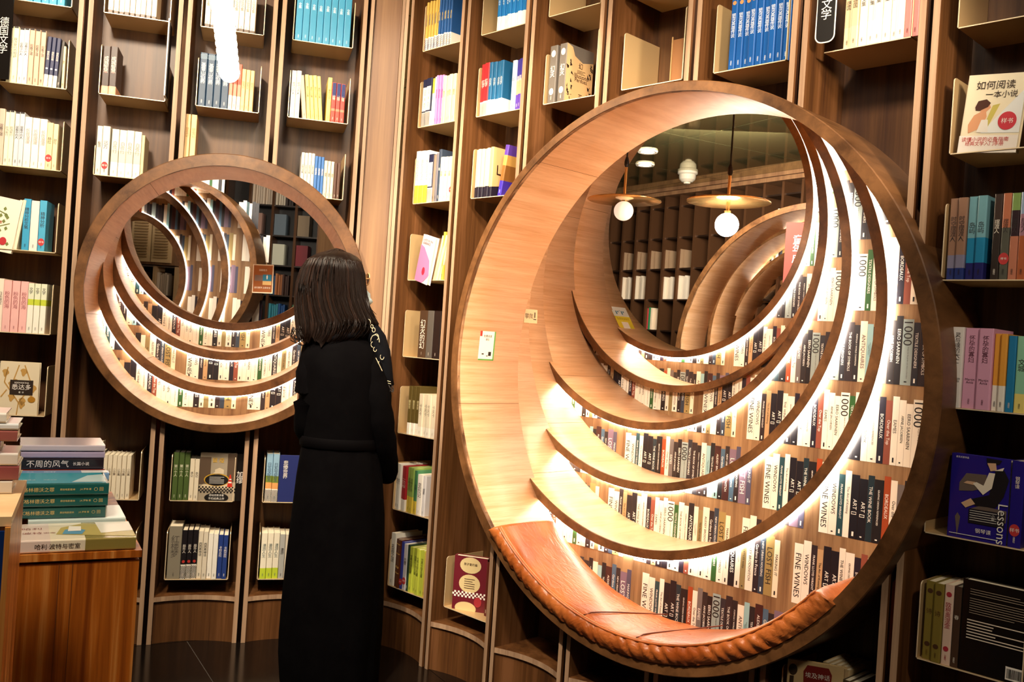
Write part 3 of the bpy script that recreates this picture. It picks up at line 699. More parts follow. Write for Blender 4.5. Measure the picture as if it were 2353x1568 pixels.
# ---- leftmost column
row('L', -1, -4, .02, [(7, .028, .2, '3fa0c4', 'sky blue paperback', dict(t='文学作品', ink='e6f0f0'))])
row('L', -1, -3, .026, [(2, .019, .222, 'efe9b8', 'dark-topped pale yellow paperback', dict(t='欧洲新行的相貌', bands=[(.96, 'ece6c4')], items=[('', .985, .03, '2a2020', 'box')])),
    (2, .018, .22, 'dfe0e0', 'dark-topped pale grey paperback', dict(t='观看中的人', items=[('', .985, .03, '2a2020', 'box')])),
    (3, .0185, .222, 'd6b69c', 'dusty beige paperback with dark top', dict(t='观看之道', items=[('', .985, .03, '2a2020', 'box')])),
    (3, .015, .2, '2a2e52', 'navy paperback with white lower band', dict(t='夜色与海', bands=[(.24, 'e8e4da')], items=[('', .36, .8, 'dfe4ea', 'dot')], lean=2)),
    (1, .012, .19, '403a34', 'charcoal paperback leaning beside navy ones', dict(lean=3)), (1, .010, .17, 'e9d8b0', 'thin cream paperback at tray end', dict(gap=.004, t='赫拉'))])
row('L', -1, -2, -.001, [(1, .014, .222, wh, 'white paperback at tray start', dict(t='新行的相貌')), (1, .02, .222, 'cbb6a4', 'greyish pink wrapped paperback', dict(t='观看之道')), (2, .0165, .218, 'eee8cc', 'ivory dark-topped paperback', dict(t='欧洲新行', items=[('', .985, .03, '2a2020', 'box')])),
    (2, .0175, .216, 'ccd0d6', 'silver grey wrapped paperback', dict(t='观看中的人', items=[('', .985, .03, '2a2020', 'box')])), (3, .026, .2, 'f2ecdf', 'thick white paperback with grey title', dict(t='长夜漫漫', ink='8a8078')),
    (1, .022, .188, 'e8d4a4', 'cream paperback with round red seal', dict(t='赫拉', seal=.24)), (1, .018, .185, 'ead9ae', 'slim cream paperback at tray end', dict(t='赫拉'))])
row('L', -1, -1, -.05, [(1, .02, .215, 'ece4d2', 'cover-out white book with green leaf branches', dict(face=True, art=art_marquise, dp=.14, lean=8, fx=.0, y=.0)),
    (2, .012, .2, 'efe3c8', 'leaning cream book behind the leaf cover', dict(lean=7, nosub=1, gap=-.01)), (1, .026, .205, '3a9cc6', 'blue paperback with white title', dict(t='精神分析文集', gap=.014)),
    (1, .03, .2, 'e4e0da', 'white-backed paperback between blue ones', dict()), (1, .026, .204, '4aa6cc', 'blue paperback with red seal', dict(t='精神分析', seal=.18))])
row('L', -1, 0, .0, [(3, .0225, .21, 'ecdccb', 'blush white paperback', dict(t='日光流年')), (3, .0285, .205, 'e8b4b0', 'salmon pink paperback', dict(t='粉色的海', ink='9a4a50')), (3, .0215, .2, 'dfe2c8', 'pale paperback with lime band', dict(bands=[(.56, 'eeeadc'), (.68, 'c0cc3c')], t='文学', tz=.85, th=.2))])
row('L', -1, 1, .0, [(1, .03, .205, '2a1c22', 'dark plum wrapped hardback'), (2, .021, .2, '3a2c34', 'dark hardback with pink band', dict(bands=[(.18, 'd88a90'), (.28, '2a2028'), (.44, 'd88a90')], t='红与黑', tz=.75, th=.3)),
    (1, .025, .212, 'dccdb0', 'cover-out beige book with gold leaf pattern', dict(face=True, art=art_leaf, dp=.145))])
# ---- second column
row('L', 0, -4, .01, [(9, .0195, .2, 'e9dfd0', 'white rounded-spine paperback', dict(t='莎士比亚全集', ink='6a5a50', bands=[(.06, '6a5a50')]))])
row('L', 0, -3, .002, [(2, .028, .195, '3a241c', 'dark brown hardback with peach foot band', dict(t='成城智慧', bands=[(.17, 'e4a888')], items=[('印', .46, .05, 'c23a3a', 'h')]))])
row('L', 0, -2, .0, [(1, .02, .198, 'e9e3d2', 'slim ivory wrapped paperback', dict(t='春潮')), (1, .028, .2, 'ebe5d8', 'white wrapped paperback with red seal', dict(t='远方', seal=.2)),
    (4, .0275, .192, 'eae4d4', 'white wrapped paperback with printed landscape', dict(gap=.006, bands=[(.3, 'f2eee4'), (.55, 'd9d2bf')], t='白夜行', ink='7a7060')), (1, .012, .18, 'd8c9a0', 'thin tan booklet at the row end')])
row('L', 0, 2, .0, [(5, .017, .225, 'b7a888', 'khaki wrapped paperback', dict(t='远山淡影')), (1, .012, .19, '3a2c20', 'thin black paperback'), (6, .017, .18, 'e6d9c0', 'cream paperback', dict(t='小说集', ink='7a6a58'))])
# ---- third column
row('L', 1, -4, .01, [(9, .0215, .2, 'e9dfd0', 'white rounded-spine paperback behind the bead lamp', dict(t='莎士比亚全集', ink='6a5a50', bands=[(.06, '6a5a50')]))])
row('L', 1, -3, .003, [(4, .029, .222, '22405e', 'thick navy hardback with patterned top', dict(t='基督山伯爵', ink='dfe6ea', items=[('', .93, .1, '8fa6b8', 'chk')])), (3, .0155, .195, 'd8604a', 'red and white paperback', dict(t='红莲', bands=[(.3, 'f0e0d0'), (.55, 'e88a70')])),
    (3, .016, .175, 'ecc88a', 'pale orange paperback', dict(t='昆虫记'))])
# ---- fourth column
row('L', 2, -4, .004, [(8, .028, .215, '3f95bb', 'teal blue large volume', dict(t='全集', ink='dbe8ee', tz=.7, th=.12))])
row('L', 2, -3, .003, [(2, .019, .2, 'ece6da', 'white paperback with fine black title', dict(t='被喂过的人')), (1, .018, .185, 'cbb29a', 'tan paperback leaning left', dict(lean=-7, gap=.014)),
    (4, .0155, .19, 'ecd97a', 'yellow paperback leaning left', dict(lean=-6, t='黄色小说集')), (1, .018, .19, 'ebd672', 'upright yellow paperback', dict(gap=.012, t='黄色小说')), (3, .0185, .17, 'c0392e', 'red paperback with navy top', dict(bands=[(.28, 'c9402f'), (.34, 'ea8060'), (.64, 'c0392e')], items=[('', .82, .34, '1e2c66', 'box')], t='动物'))])
row('L', 2, -2, .128-.063, [(4, .0132, .185, 'ece6d8', 'slim white paperback', dict(t='史蒂芬选集')), (3, .0125, .175, '3b72b8', 'slim bright blue paperback', dict(t='蓝色海岸')), (3, .0135, .16, 'e8ddc4', 'small cream paperback', dict(t='随笔')), (2, .0125, .155, '5a3a2c', 'small brown paperback', dict())])
row('L', 1, 2, .002, [(3, .021, .2, '4b5f2e', 'olive green paperback with white title', dict(t='第一个人', ink='e9e6cc')), (2, .0185, .175, 'e9dcc2', 'cream paperback', dict(t='手记')), (1, .026, .2, 'a89a84', 'cover-out novel with city street picture', dict(face=True, art=art_plague, dp=.148))])
row('L', 1, 3, .003, [(1, .052, .22, '8f8674', 'grey slipcase box', dict(t='红楼梦', ink='5a5248')), (3, .0205, .205, '1a1418', 'black paperback with chequered foot', dict(t='局外人', bands=[(.3, 'efe9dc')], items=[('', .15, .27, '1a1418', 'chk'), ('', .36, 1, 'c03028', 'dot')])),
    (2, .019, .2, 'e6dac4', 'cream paperback with grey title', dict(t='西西弗神话')), (2, .0195, .19, 'f0ebe0', 'plain white paperback'), (2, .019, .185, '223a7e', 'royal blue paperback', dict(t='卡利古拉'))])
row('L', 2, 2, .004, [(2, .026, .205, '8fb4cc', 'light blue paperback with chequered foot', dict(t='日瓦戈医生', ink='24405a', bands=[(.27, 'efe9dc'), (.4, 'e0a060'), (.54, '7a8a34')], items=[('', .13, .25, '1a1418', 'chk')])),
    (1, .02, .2, '27306a', 'cover-out dark blue hardback behind the woman', dict(face=True, dp=.13, art=lambda o, th, h, dp: cover_part(o, th, 'cover_title', lambda mb: ctext(mb, '悲惨世界', dp*.2, h*.7, .02, h*.4, vert=True), WHT)))])
row('L', 2, 3, .004, [(3, .0245, .195, 'e6dec8', 'white paperback with lime green foot', dict(t='漫游人生', bands=[(.235, 'b9cc35')], ink='5a6a6a')), (1, .022, .19, 'a9a9a4', 'grey patterned paperback', dict(t='漫游')), (3, .022, .19, 'cfc4b0', 'pale paperback beside the black coat')])
# ---- first column past the corner panel
row('R', -1, -4, .0, [(7, .0118, .21, 'c9a64e', 'gold paperback with chequered foot', dict(t='百年孤独的故事', ink='1e3a6a', bands=[(.26, 'efe9dc')], items=[('', .13, .25, '2a2e5a', 'chk')])), (6, .0118, .21, '22508a', 'blue paperback with chequered foot', dict(t='夜莺与玫瑰', ink='e6c65a', bands=[(.26, 'efe9dc')], items=[('', .13, .25, '2a2e5a', 'chk')]))])
box_ = dict(bands=[(.3, 'efe9dc')], t='', items=[('', .15, .28, '1c2038', 'chk'), ('', .58, .5, 'efe9dc', 'box'), ('日出', .72, .12, '1c2038', 'v'), ('落', .58, .06, 'c03030', 'v'), ('西方', .44, .12, '1c2038', 'v')])
row('R', -1, -3, .004, [(2, .034, .205, '1e2240', 'navy boxed set volume with white panel', box_), (1, .013, .2, 'e8d23c', 'yellow-topped white paperback', dict(bands=[(.68, 'f2eee2')])), (1, .013, .205, 'f0ece2', 'white paperback beside yellow one'),
    (3, .0125, .208, 'd68cc8', 'pink paperback with magenta title', dict(t='我的阿勒泰', ink='9a3a8a')), (4, .02, .2, 'efe2b8', 'pale cream paperback', dict(t='散文', ink='9a8a60'))])
row('R', -1, -2, .0, [(3, .026, .225, 'f1ede2', 'white paperback with amber foot', dict(bands=[(.34, 'e8b23c')], t='我在岛屿读书', ink='6a6a78')), (1, .032, .205, '1e2240', 'navy boxed volume with white panel', box_), (1, .016, .2, '8a7a68', 'taupe patterned paperback'), (1, .014, .205, '77727a', 'grey paperback'),
    (1, .018, .22, '3a4658', 'slate blue paperback', dict(t='蓝')), (3, .02, .185, 'eae0c2', 'pale cream paperback', dict(t='诗集', ink='9a8a60')), (1, .016, .18, 'e0cfae', 'cream paperback with red seal', dict(seal=.25))])
row('R', -1, -1, .06, [(1, .016, .2, 'f0dfe4', 'cover-out pink and white French novel leaning right', dict(face=True, art=art_fete, dp=.13, lean=12, yaw=-14, fx=-.02)), (4, .012, .19, 'e9d9ae', 'leaning cream paperback', dict(lean=14, gap=-.035, nosub=1)), (1, .014, .2, 'e2c14a', 'yellow paperback at tray end', dict())])
row('R', -1, 0, .09, [(1, .052, .2, '4a3526', 'dark brown patterned hardback with white lettering', dict(t='幻灭的幻', ink='efe6d6', th=.8, tz=.5, rough=.3)), (1, .04, .2, '5a544e', 'grey hardback', dict()), (1, .045, .2, '201412', 'black hardback', dict())])
row('R', -1, 1, .055, [(3, .0215, .205, '5c4c22', 'olive brown paperback with white foot', dict(t='德米安', bands=[(.24, 'efe9dc')], ink='e8d9a0')), (4, .0275, .178, 'e9dcc0', 'cream paperback with black bookmark', dict(t='卡夫卡', ink='8a7a60', bands=[(.22, 'f0e8d6')])), (2, .018, .18, '8aa0b0', 'grey blue patterned paperback', dict())])
row('R', -1, 2, -.004, [(2, .02, .195, 'ece8de', 'white paperback with sketch', dict(t='我们')), (2, .018, .19, 'a8242c', 'dark red paperback with white foot', dict(bands=[(.26, 'f0e8dc')], t='一九八四')), (2, .024, .19, '9cb85c', 'lime green paperback with yellow foot', dict(bands=[(.36, 'e8cc4c')], t='动物农场', ink='20381a')),
    (1, .02, .182, '4c8c60', 'teal green paperback with yellow foot', dict(bands=[(.3, 'e8cc4c')], t='动物')), (1, .034, .17, 'efe8de', 'thick white paperback', dict(t='变形记')), (1, .02, .168, 'dcd8da', 'pale grey paperback', dict(t='城堡'))])
row('R', -1, 3, -.004, [(1, .032, .225, 'ece8de', 'thick white paperback with grey lettering', dict(t='名画之谜')), (2, .019, .205, '5a2814', 'brown leather hardback with gilt bands', dict(rough=.3, items=[('', .9, .02, 'c89a50', 'box'), ('', .7, .02, 'c89a50', 'box'), ('', .42, .9, 'c89a50', 'dot'), ('', .3, .02, 'c89a50', 'box')], nosub=1)), (1, .018, .2, '3440a0', 'cobalt blue paperback', dict(seal=.15)),
    (1, .024, .195, 'dedade', 'white paperback with red seal', dict(t='巴黎', seal=.2)), (1, .014, .195, '26402e', 'dark green paperback', dict()), (4, .023, .19, 'c3cc48', 'lime yellow paperback', dict(t='世界文学名著', ink='4a5212')), (1, .012, .185, 'dcbc58', 'yellow paperback at tray end', dict())])
# ---- second column
row('R', 0, -4, .083, [(9, .0182, .21, '1f74b8', 'bright blue paperback with white foot', dict(t='海边的卡夫卡', bands=[(.26, 'efece6')], ink='e8f2f6'))])
row('R', 0, -3, .004, [(2, .026, .21, 'b8242a', 'red hardback with chequered foot', dict(t='红字', bands=[(.27, 'efe9dc')], items=[('', .13, .25, '8a2228', 'chk')])), (3, .0185, .208, '1d5c86', 'deep blue paperback with white foot', dict(t='小王子', bands=[(.28, 'efece6')])),
    (1, .0185, .208, '1d5c86', 'deep blue paperback showing its side cover', dict(t='小王子', bands=[(.28, 'efece6')], art=art_prince, dp=.14)), (1, .022, .195, 'bcd2e0', 'ice blue paperback', dict(gap=.05, t='云')), (2, .018, .195, '3a2e88', 'violet and orange paperback', dict(bands=[(.3, '5a3aa0'), (.6, 'e0a07a')], t='玫瑰'))])
row('R', 0, -2, .006, [(5, .0165, .195, 'd9cba8', 'cream speckled paperback with dark foot', dict(bands=[(.22, '1e1828')])), (1, .016, .198, 'e3b57c', 'tan paperback showing its side cover', dict(bands=[(.2, '1e1828')], art=art_lo, dp=.15)), (1, .02, .2, '5a3a9a', 'leopard print paperback with violet foot', dict(bands=[(.3, '3c2aa0'), (.6, '8a5a28'), (.8, 'c89a50')], gap=.035, lean=9))])
row('R', 0, 3, .05, [(1, .03, .215, '6a1c28', 'cover-out crimson hardback with cream oval labels', dict(face=True, art=art_ovals, dp=.14, yaw=28, fx=-.02)), (4, .02, .21, '5a2018', 'dark red hardback behind the oval cover', dict(gap=-.012, y=.045)), (1, .012, .2, '1f4f74', 'dark blue paperback')])
# ---- third, fifth, sixth columns
def side_illusion(o, th, h, dp): art_illusion(o, th, h, dp)
gp = dict(t='幻灭', ink='efe6d6', items=[('', .86, 1.2, 'e8dcc8', 'dot'), ('', .2, 1.2, 'e8dcc8', 'dot')], rough=.35, tz=.55, th=.3)
row('R', 1, -3, .012, [(1, .036, .215, '6a625a', 'grey engraved hardback with white medallions', gp), (1, .036, .215, '6a625a', 'grey hardback showing brown engraved side cover', dict(gp, art=side_illusion, dp=.15, gap=.012))])
row('R', 3, -3, .048, [(9, .0218, .222, '1c559c', 'blue wrapped paperback with orange disc', dict(t='银河英雄传说', ink='dfe8f0', rough=.25, items=[('', .94, 1, 'd88a50', 'dot')]))])
row('R', 4, -3, .05, [(2, .022, .2, 'ddc096', 'tan paperback with black bookmark', dict(t='德国', bands=[(.3, 'e4cca4')])), (4, .0215, .2, 'efe6d2', 'cream paperback with brown tab', dict(t='文集', bands=[(.34, 'f2ece0')])), (2, .0195, .198, 'ece4d4', 'white paperback beside pink ones', dict(t='文集')), (3, .018, .198, 'e0827c', 'coral pink paperback', dict(t='爱情故事'))])
# ---- rightmost column
row('R', 5, -2, .008, [(1, .02, .2, 'eee0c0', 'cover-out novel with woman in white dress', dict(face=True, art=art_read, dp=.142, lean=5, fx=.006, rough=.25)), (1, .022, .235, '2a4a3a', 'dark green paperback with chequered foot', dict(bands=[(.3, 'efe9dc')], gap=.03, items=[('', .15, .28, '1a1418', 'chk')], t='阅读'))])
row('R', 5, -1, .004, [(2, .0222, .212, 'a07a64', 'brown and violet wrapped paperback', dict(t='时空摆渡人', bands=[(.14, '2c3a7a'), (.3, '8a86a0')], rough=.25)), (2, .023, .214, '7fb4c0', 'sea blue wrapped paperback', dict(bands=[(.2, '2a2a6a'), (.5, '2a8ab8')], t='岛屿', rough=.25)),
    (1, .0195, .216, '4a3a34', 'black and red wrapped paperback', dict(gap=.014, bands=[(.7, '3a322e')], t='摆渡人', rough=.25)), (1, .0195, .217, 'c87a5a', 'orange grey paperback with red seal', dict(bands=[(.6, '5a5a50')], t='摆渡人', seal=.24, rough=.25)),
    (1, .0195, .216, '8aa860', 'green and red wrapped paperback', dict(bands=[(.5, 'c07a60'), (.8, '3a2a30')], t='摆渡人', rough=.25)), (1, .02, .217, '9ab0d0', 'pale blue and rust wrapped paperback', dict(bands=[(.5, 'b0603c'), (.75, 'a87a8a')], t='摆渡人', rough=.25)), (1, .0235, .22, 'b06a5a', 'rose and yellow paperback with red seal', dict(bands=[(.5, 'e6b050')], t='摆渡人', seal=.13, rough=.25))])
row('R', 5, 0, .004, [(2, .0285, .207, 'e6e0da', 'white hardback with swirl and black title', dict(t='灵与魂的大亡', tz=.74, th=.38, items=[('Martin', .36, .03, '2a2020', 'h'), ('Amis', .33, .03, '2a2020', 'h')])), (2, .0345, .206, 'dba0bc', 'orchid pink hardback', dict(t='怀孕的寡妇', tz=.74, th=.34, ink='5a2438', items=[('Martin', .36, .03, '3a1424', 'h'), ('Amis', .325, .03, '3a1424', 'h')])),
    (2, .0155, .194, 'e6a03c', 'orange paperback with white foot', dict(bands=[(.33, 'efe9dc')])), (1, .019, .19, '1f7cae', 'cerulean blue paperback', dict()), (1, .026, .19, '8fc9a8', 'mint paperback with yellow foot', dict(bands=[(.25, 'ecd97a'), (.8, '8fc9a8')], t='文城'))])
row('R', 5, 1, .05, [(1, .026, .213, '241c84', 'cover-out indigo novel with crouching pianist figure', dict(face=True, art=art_lessons, dp=.142, rough=.25)), (1, .03, .213, '241c80', 'indigo hardback spine with red seal', dict(t='钢琴课', tz=.75, th=.14, seal=.2, rough=.25))])
row('R', 5, 2, .006, [(2, .0235, .203, '857430', 'old gold cloth hardback with brown tassels', dict(items=[('', .88, .9, '4a2c14', 'dot'), ('', .2, .9, '4a2c14', 'dot')], t='诗', ink='5a3a18')), (1, .0225, .205, 'e6c8b4', 'cream hardback with red flourish', dict(t='欧根奥涅金', ink='a82838', items=[('', .88, 1, 'b02838', 'dot'), ('', .2, 1, 'b02838', 'dot')])), (1, .018, .205, '4a3426', 'brown hardback with white flourish', dict(t='春')),
    (1, .034, .23, '14100f', 'cover-out black book back with barcode', dict(face=True, art=art_back, dp=.165, rough=.25))])
row('R', 4, 3, .045, [(1, .014, .228, 'd2b684', 'cover-out Egyptian tale book with dark red plate', dict(face=True, art=art_myth, dp=.16, yaw=26, fx=-.03, y=-.02)), (5, .016, .225, 'c9b084', 'tan paperback seen from its top edge', dict(gap=-.12, y=.05)), (2, .02, .21, '4a3a24', 'dark paperback at the tray end')])
# two small paperbacks standing on the nook's crown
cs_, cz_ = onwall(ML, .04, 426, 368)
for i in range(2):
    book(ML, cs_+i*.0245, .04, cz_+.002, .022, .19, .13, [(0, 1, 'efc98e')], 'pale orange paperback standing on the small nook rim, '+['left', 'right'][i]+' one of two', 'orange paperbacks above the small nook', [('昆虫记', .6, .35, 'b06a3a', 'v')], 'crown', .5)
# thin panel standing in the empty tray
t_ = thing('display_board', 'thin brown board propped in the empty gold tray, fourth column past corner', 'board', MR @ T(2*W+.27, .10, trayz(-3)+.0005))
mb = MB(); mb.box(-.05, .05, 0, .004, 0, .16); obj('board', mb.mesh('board', plain('8a5a30', .5)), t_)
mb = MB(); mb.box(-.052, -.048, -.004, .0, 0, .17); obj('board_edge', mb.mesh('board_edge', plain('b08a5a', .4)), t_)
# ------------------------------------------------------------------ tan leather seat in the large nook
def leather():
    m = bpy.data.materials.new('tan_leather'); m.use_nodes = True; nt = m.node_tree; N = nt.nodes; L = nt.links; b = N['Principled BSDF']
    tc = N.new('ShaderNodeTexCoord'); n = N.new('ShaderNodeTexNoise'); n.inputs['Scale'].default_value = 5; n.inputs['Detail'].default_value = 5; L.new(tc.outputs['Object'], n.inputs['Vector'])
    cr = N.new('ShaderNodeValToRGB'); cr.color_ramp.elements[0].position = .35; cr.color_ramp.elements[1].position = .7
    cr.color_ramp.elements[0].color = lin('9c4a1a'); cr.color_ramp.elements[1].color = lin('cc7438'); L.new(n.outputs[0], cr.inputs[0]); L.new(cr.outputs[0], b.inputs['Base Color'])
    mp = N.new('ShaderNodeMapping'); mp.inputs['Scale'].default_value = (14, 30, 14); L.new(tc.outputs['Object'], mp.inputs[0])
    v = N.new('ShaderNodeTexNoise'); v.inputs['Scale'].default_value = 1; v.inputs['Detail'].default_value = 6; v.inputs['Distortion'].default_value = 2.2; L.new(mp.outputs[0], v.inputs['Vector'])
    w = N.new('ShaderNodeTexNoise'); w.inputs['Scale'].default_value = 3.2; w.inputs['Detail'].default_value = 3; w.inputs['Distortion'].default_value = 1; L.new(tc.outputs['Object'], w.inputs['Vector'])
    ad = N.new('ShaderNodeMath'); ad.operation = 'MULTIPLY_ADD'; ad.inputs[1].default_value = .35; L.new(v.outputs[0], ad.inputs[0]); L.new(w.outputs[0], ad.inputs[2])
    bp = N.new('ShaderNodeBump'); bp.inputs['Strength'].default_value = .55; bp.inputs['Distance'].default_value = .02; L.new(ad.outputs[0], bp.inputs['Height']); L.new(bp.outputs[0], b.inputs['Normal'])
    b.inputs['Roughness'].default_value = .36; b.inputs['Coat Weight'].default_value = .25; b.inputs['Coat Roughness'].default_value = .25; return m
LEA = leather(); SEAM = plain('6a2c10', .6, name='leather_seam'); STITCH = plain('e0b48a', .6, name='stitch')
c0 = BIG[0]
def ang_at(px, py, D=-.06):
    s, z = onwall(MR, D, px, py); return math.atan2(z-c0[1], s-c0[0])
a0, a1 = ang_at(1135, 1215), ang_at(1905, 1372)
if a0 > 0: a0 -= 2*pi
seat = thing('leather_seat_cushion', 'tan leather cushion with pleated front lining the bottom of the large nook', 'cushion', MR @ T(c0[0], 0, c0[1]))
prof = [(-.012, -.066), (.0, -.076), (.014, -.083), (.030, -.082), (.043, -.074), (.048, -.064), (.052, -.045), (.055, 0), (.056, .06), (.056, .12), (.054, .18), (.048, .22), (.03, .243), (.012, .248), (.002, .246)]
NA = 420; mb = MB(); L_ = len(prof); rr = random.Random(4)
pl = [];  a = a0+.02
while a < a1-.02: pl.append((a, rr.uniform(.5, 1.2))); a += rr.uniform(.034, .07)
def h2(a, d): return math.sin(9*a+14*d+2*math.sin(5*a+3))*.5+math.sin(23*a-21*d+3*math.sin(7*d*3+a*4))*.3+math.sin(41*a+33*d)*.2
for k in range(NA+1):
    a = a0+(a1-a0)*k/NA; e = min(1, min(a-a0, a1-a)/.03); e = math.sqrt(max(0, 1-(1-e)**2)) if e < 1 else 1
    for j, (q, D) in enumerate(prof):
        dq = 0; dD = 0
        if 5 < j < 12: dq = h2(a, D)*.0032
        if j <= 4:        # pleats pull in towards the seam, slanting along the front
            for (pa, pw) in pl:
                sl = pa+(.043-q)*.9; dd = (a-sl)/.0085
                if abs(dd) < 3: dD += .011*pw*math.exp(-dd*dd)*(1-abs(q-.02)/.05); dq -= .0
            dD -= .002*math.sin(a*120+q*60)
        for sa in (seam1, seam2) if 'seam1' in globals() else ():
            if j > 4: dq -= .006*math.exp(-((a-sa-.25*D)/.006)**2)
        r = c0[2]-(q if q < 0 else q*(.25+.75*e))-dq
        mb.v.append((r*math.cos(a), D+dD, r*math.sin(a)))
for k in range(NA):
    for j in range(L_-1): mb.f.append((k*L_+j, (k+1)*L_+j, (k+1)*L_+j+1, k*L_+j+1)); mb.m.append(0)
mb.f.append(tuple(range(L_))); mb.m.append(0); mb.f.append(tuple(NA*L_+j for j in range(L_))[::-1]); mb.m.append(0)
obj('cushion_pad', mb.mesh('cushion_pad', LEA, True), seat)
mb = MB(); mb.tube([((c0[2]-.0465)*math.cos(a), -.0715, (c0[2]-.0465)*math.sin(a)) for a in [a0+.02+(a1-a0-.04)*i/120 for i in range(121)]], .0034, 6); obj('piping', mb.mesh('piping', LEA, True), seat)
def st(aa, off, nm, r_=.0011, mat=STITCH):
    mb = MB(); mb.tube([((c0[2]-.0495)*math.cos(a), -.066+off, (c0[2]-.0495)*math.sin(a)) for a in aa], r_, 5); obj(nm, mb.mesh(nm, mat), seat)
st([a0+.02+(a1-a0-.04)*i/120 for i in range(121)], .004, 'stitching')
for (pf, pb) in (((1340, 1428), (1452, 1360)), ((1462, 1480), (1555, 1420)), ((1868, 1395), (1885, 1380))):
    fa = ang_at(pf[0], pf[1]-8, -.06); ba = fa+.16 if pf[0] < 1800 else fa+.02
    pts = []
    for i in range(20):
        t = i/19; D = -.06+t*(.29 if pf[0] < 1800 else .25); a = fa+(ba-fa)*(t**1.5); q = .0575 if t > .06 else .052
        pts.append(((c0[2]-q)*math.cos(a), D, (c0[2]-q)*math.sin(a)))
    mb = MB(); mb.tube(pts, .0022, 6); obj('panel_seam', mb.mesh('panel_seam', SEAM, True), seat)

# ------------------------------------------------------------------ stickers on the linings
def onring(M, C, px, py):
    best = None
    for i in range(0, 400):
        D = C[3]+.004*i/2
        s, z = onwall(M, D, px, py); q = abs(math.hypot(s-C[0], z-C[1])-C[2])
        if best is None or q < best[0]: best = (q, D, math.atan2(z-C[1], s-C[0]))
    return best[1], best[2]
def sticker(name, label, M, C, px, py, w, h, build, rot=0):
    D, a = onring(M, C, px, py); R = C[2]-.0015
    m = M @ T(C[0]+R*math.cos(a), D, C[1]+R*math.sin(a)) @ Matrix.Rotation(-(a+pi/2), 4, 'Y') @ Matrix.Rotation(rot, 4, 'Z')
    # local: y = into the wall, x = along the rim, z = towards the circle centre
    t = thing(name, label, 'sticker', m); build(t, w, h); return t
def spart(t, name, mat, fn):
    mb = MB(); fn(mb); o = obj(name, mb.mesh(name, mat), t)
# x axis runs round the rim; card's up direction = along the rim upwards on the left side => -x
def card_text(mb, s, u, v, w, h, lay=.0012): text_into(mb, s, (-v, u, lay), Y_, -X_, w, h)
def card_rect(mb, u0, u1, v0, v1, lay=.0006): mb.quad([(-v0, u0, lay), (-v0, u1, lay), (-v1, u1, lay), (-v1, u0, lay)])
def seatcard(t, w, h):
    spart(t, 'card', plain('f2eee0', .4), lambda mb: mb.box(-h/2, h/2, -w/2, w/2, 0, .0006))
    spart(t, 'green_edge', plain('5a9a4a', .4), lambda mb: [card_rect(mb, w*.42, w*.5, -h/2, h/2, .0009), card_rect(mb, -w/2, w/2, -h/2, -h*.45, .0009)])
    spart(t, 'red_corner', plain('b8342c', .4), lambda mb: card_rect(mb, -w/2, -w*.36, h*.32, h/2, .0009))
    spart(t, 'lettering', INK, lambda mb: [card_text(mb, '免费阅读', 0, h*.33, w*.7, h*.09), card_text(mb, '座位', 0, h*.22, w*.35, h*.08)])
    spart(t, 'book_doodle', INK, lambda mb: [card_rect(mb, -w*.3, -w*.16, -h*.3, -h*.26, .0011), card_rect(mb, 0, w*.1, -h*.36, -h*.33, .0011), card_rect(mb, w*.12, w*.3, -h*.34, -h*.2, .0011)])
def climb(t, w, h):
    spart(t, 'card', plain('e6cfa4', .4), lambda mb: mb.box(-h/2, h/2, -w/2, w/2, 0, .0006))
    spart(t, 'lettering', plain('4a3a28', .5), lambda mb: [card_text(mb, '攀爬', -w*.14, 0, w*.6, h*.45)])
    spart(t, 'figure_sign', plain('4a3a28', .5), lambda mb: [card_rect(mb, w*.26, w*.34, -h*.1, h*.3, .0011), card_rect(mb, w*.2, w*.42, -h*.25, -h*.18, .0011)])
def yellow(t, w, h):
    spart(t, 'card', plain('e6d83c', .4), lambda mb: mb.box(-h/2, h/2, -w/2, w/2, 0, .0006))
    spart(t, 'picture_panel', plain('dfe6e6', .4), lambda mb: card_rect(mb, -w/2, w/2, h*.12, h/2, .0008))
    spart(t, 'wave_print', plain('3f86b0', .4), lambda mb: [card_rect(mb, -w*.3+i*w*.12, -w*.22+i*w*.12, h*.2+.01*(i % 3)*h*8, h*.34, .0011) for i in range(5)])
    spart(t, 'white_square', WHT, lambda mb: card_rect(mb, -w*.22, w*.22, -h*.36, -h*.1, .0009))
    spart(t, 'lettering', plain('a8862c', .4), lambda mb: card_text(mb, '免费阅读座位', 0, h*.02, w*.8, h*.1))
sticker('notice_sticker', 'white card sticker with green edge on the oak lining, left side of the large nook', MR, BIG[0], 1118, 795, .085, .118, seatcard)
sticker('warning_sticker', 'small cream climbing warning sticker on the second oak lining of the large nook', MR, BIG[1], 1219, 727, .085, .062, climb)
sticker('reading_sticker', 'yellow sticker with blue picture low on the innermost oak lining of the large nook', MR, BIG[4], 1432, 735, .13, .16, yellow)

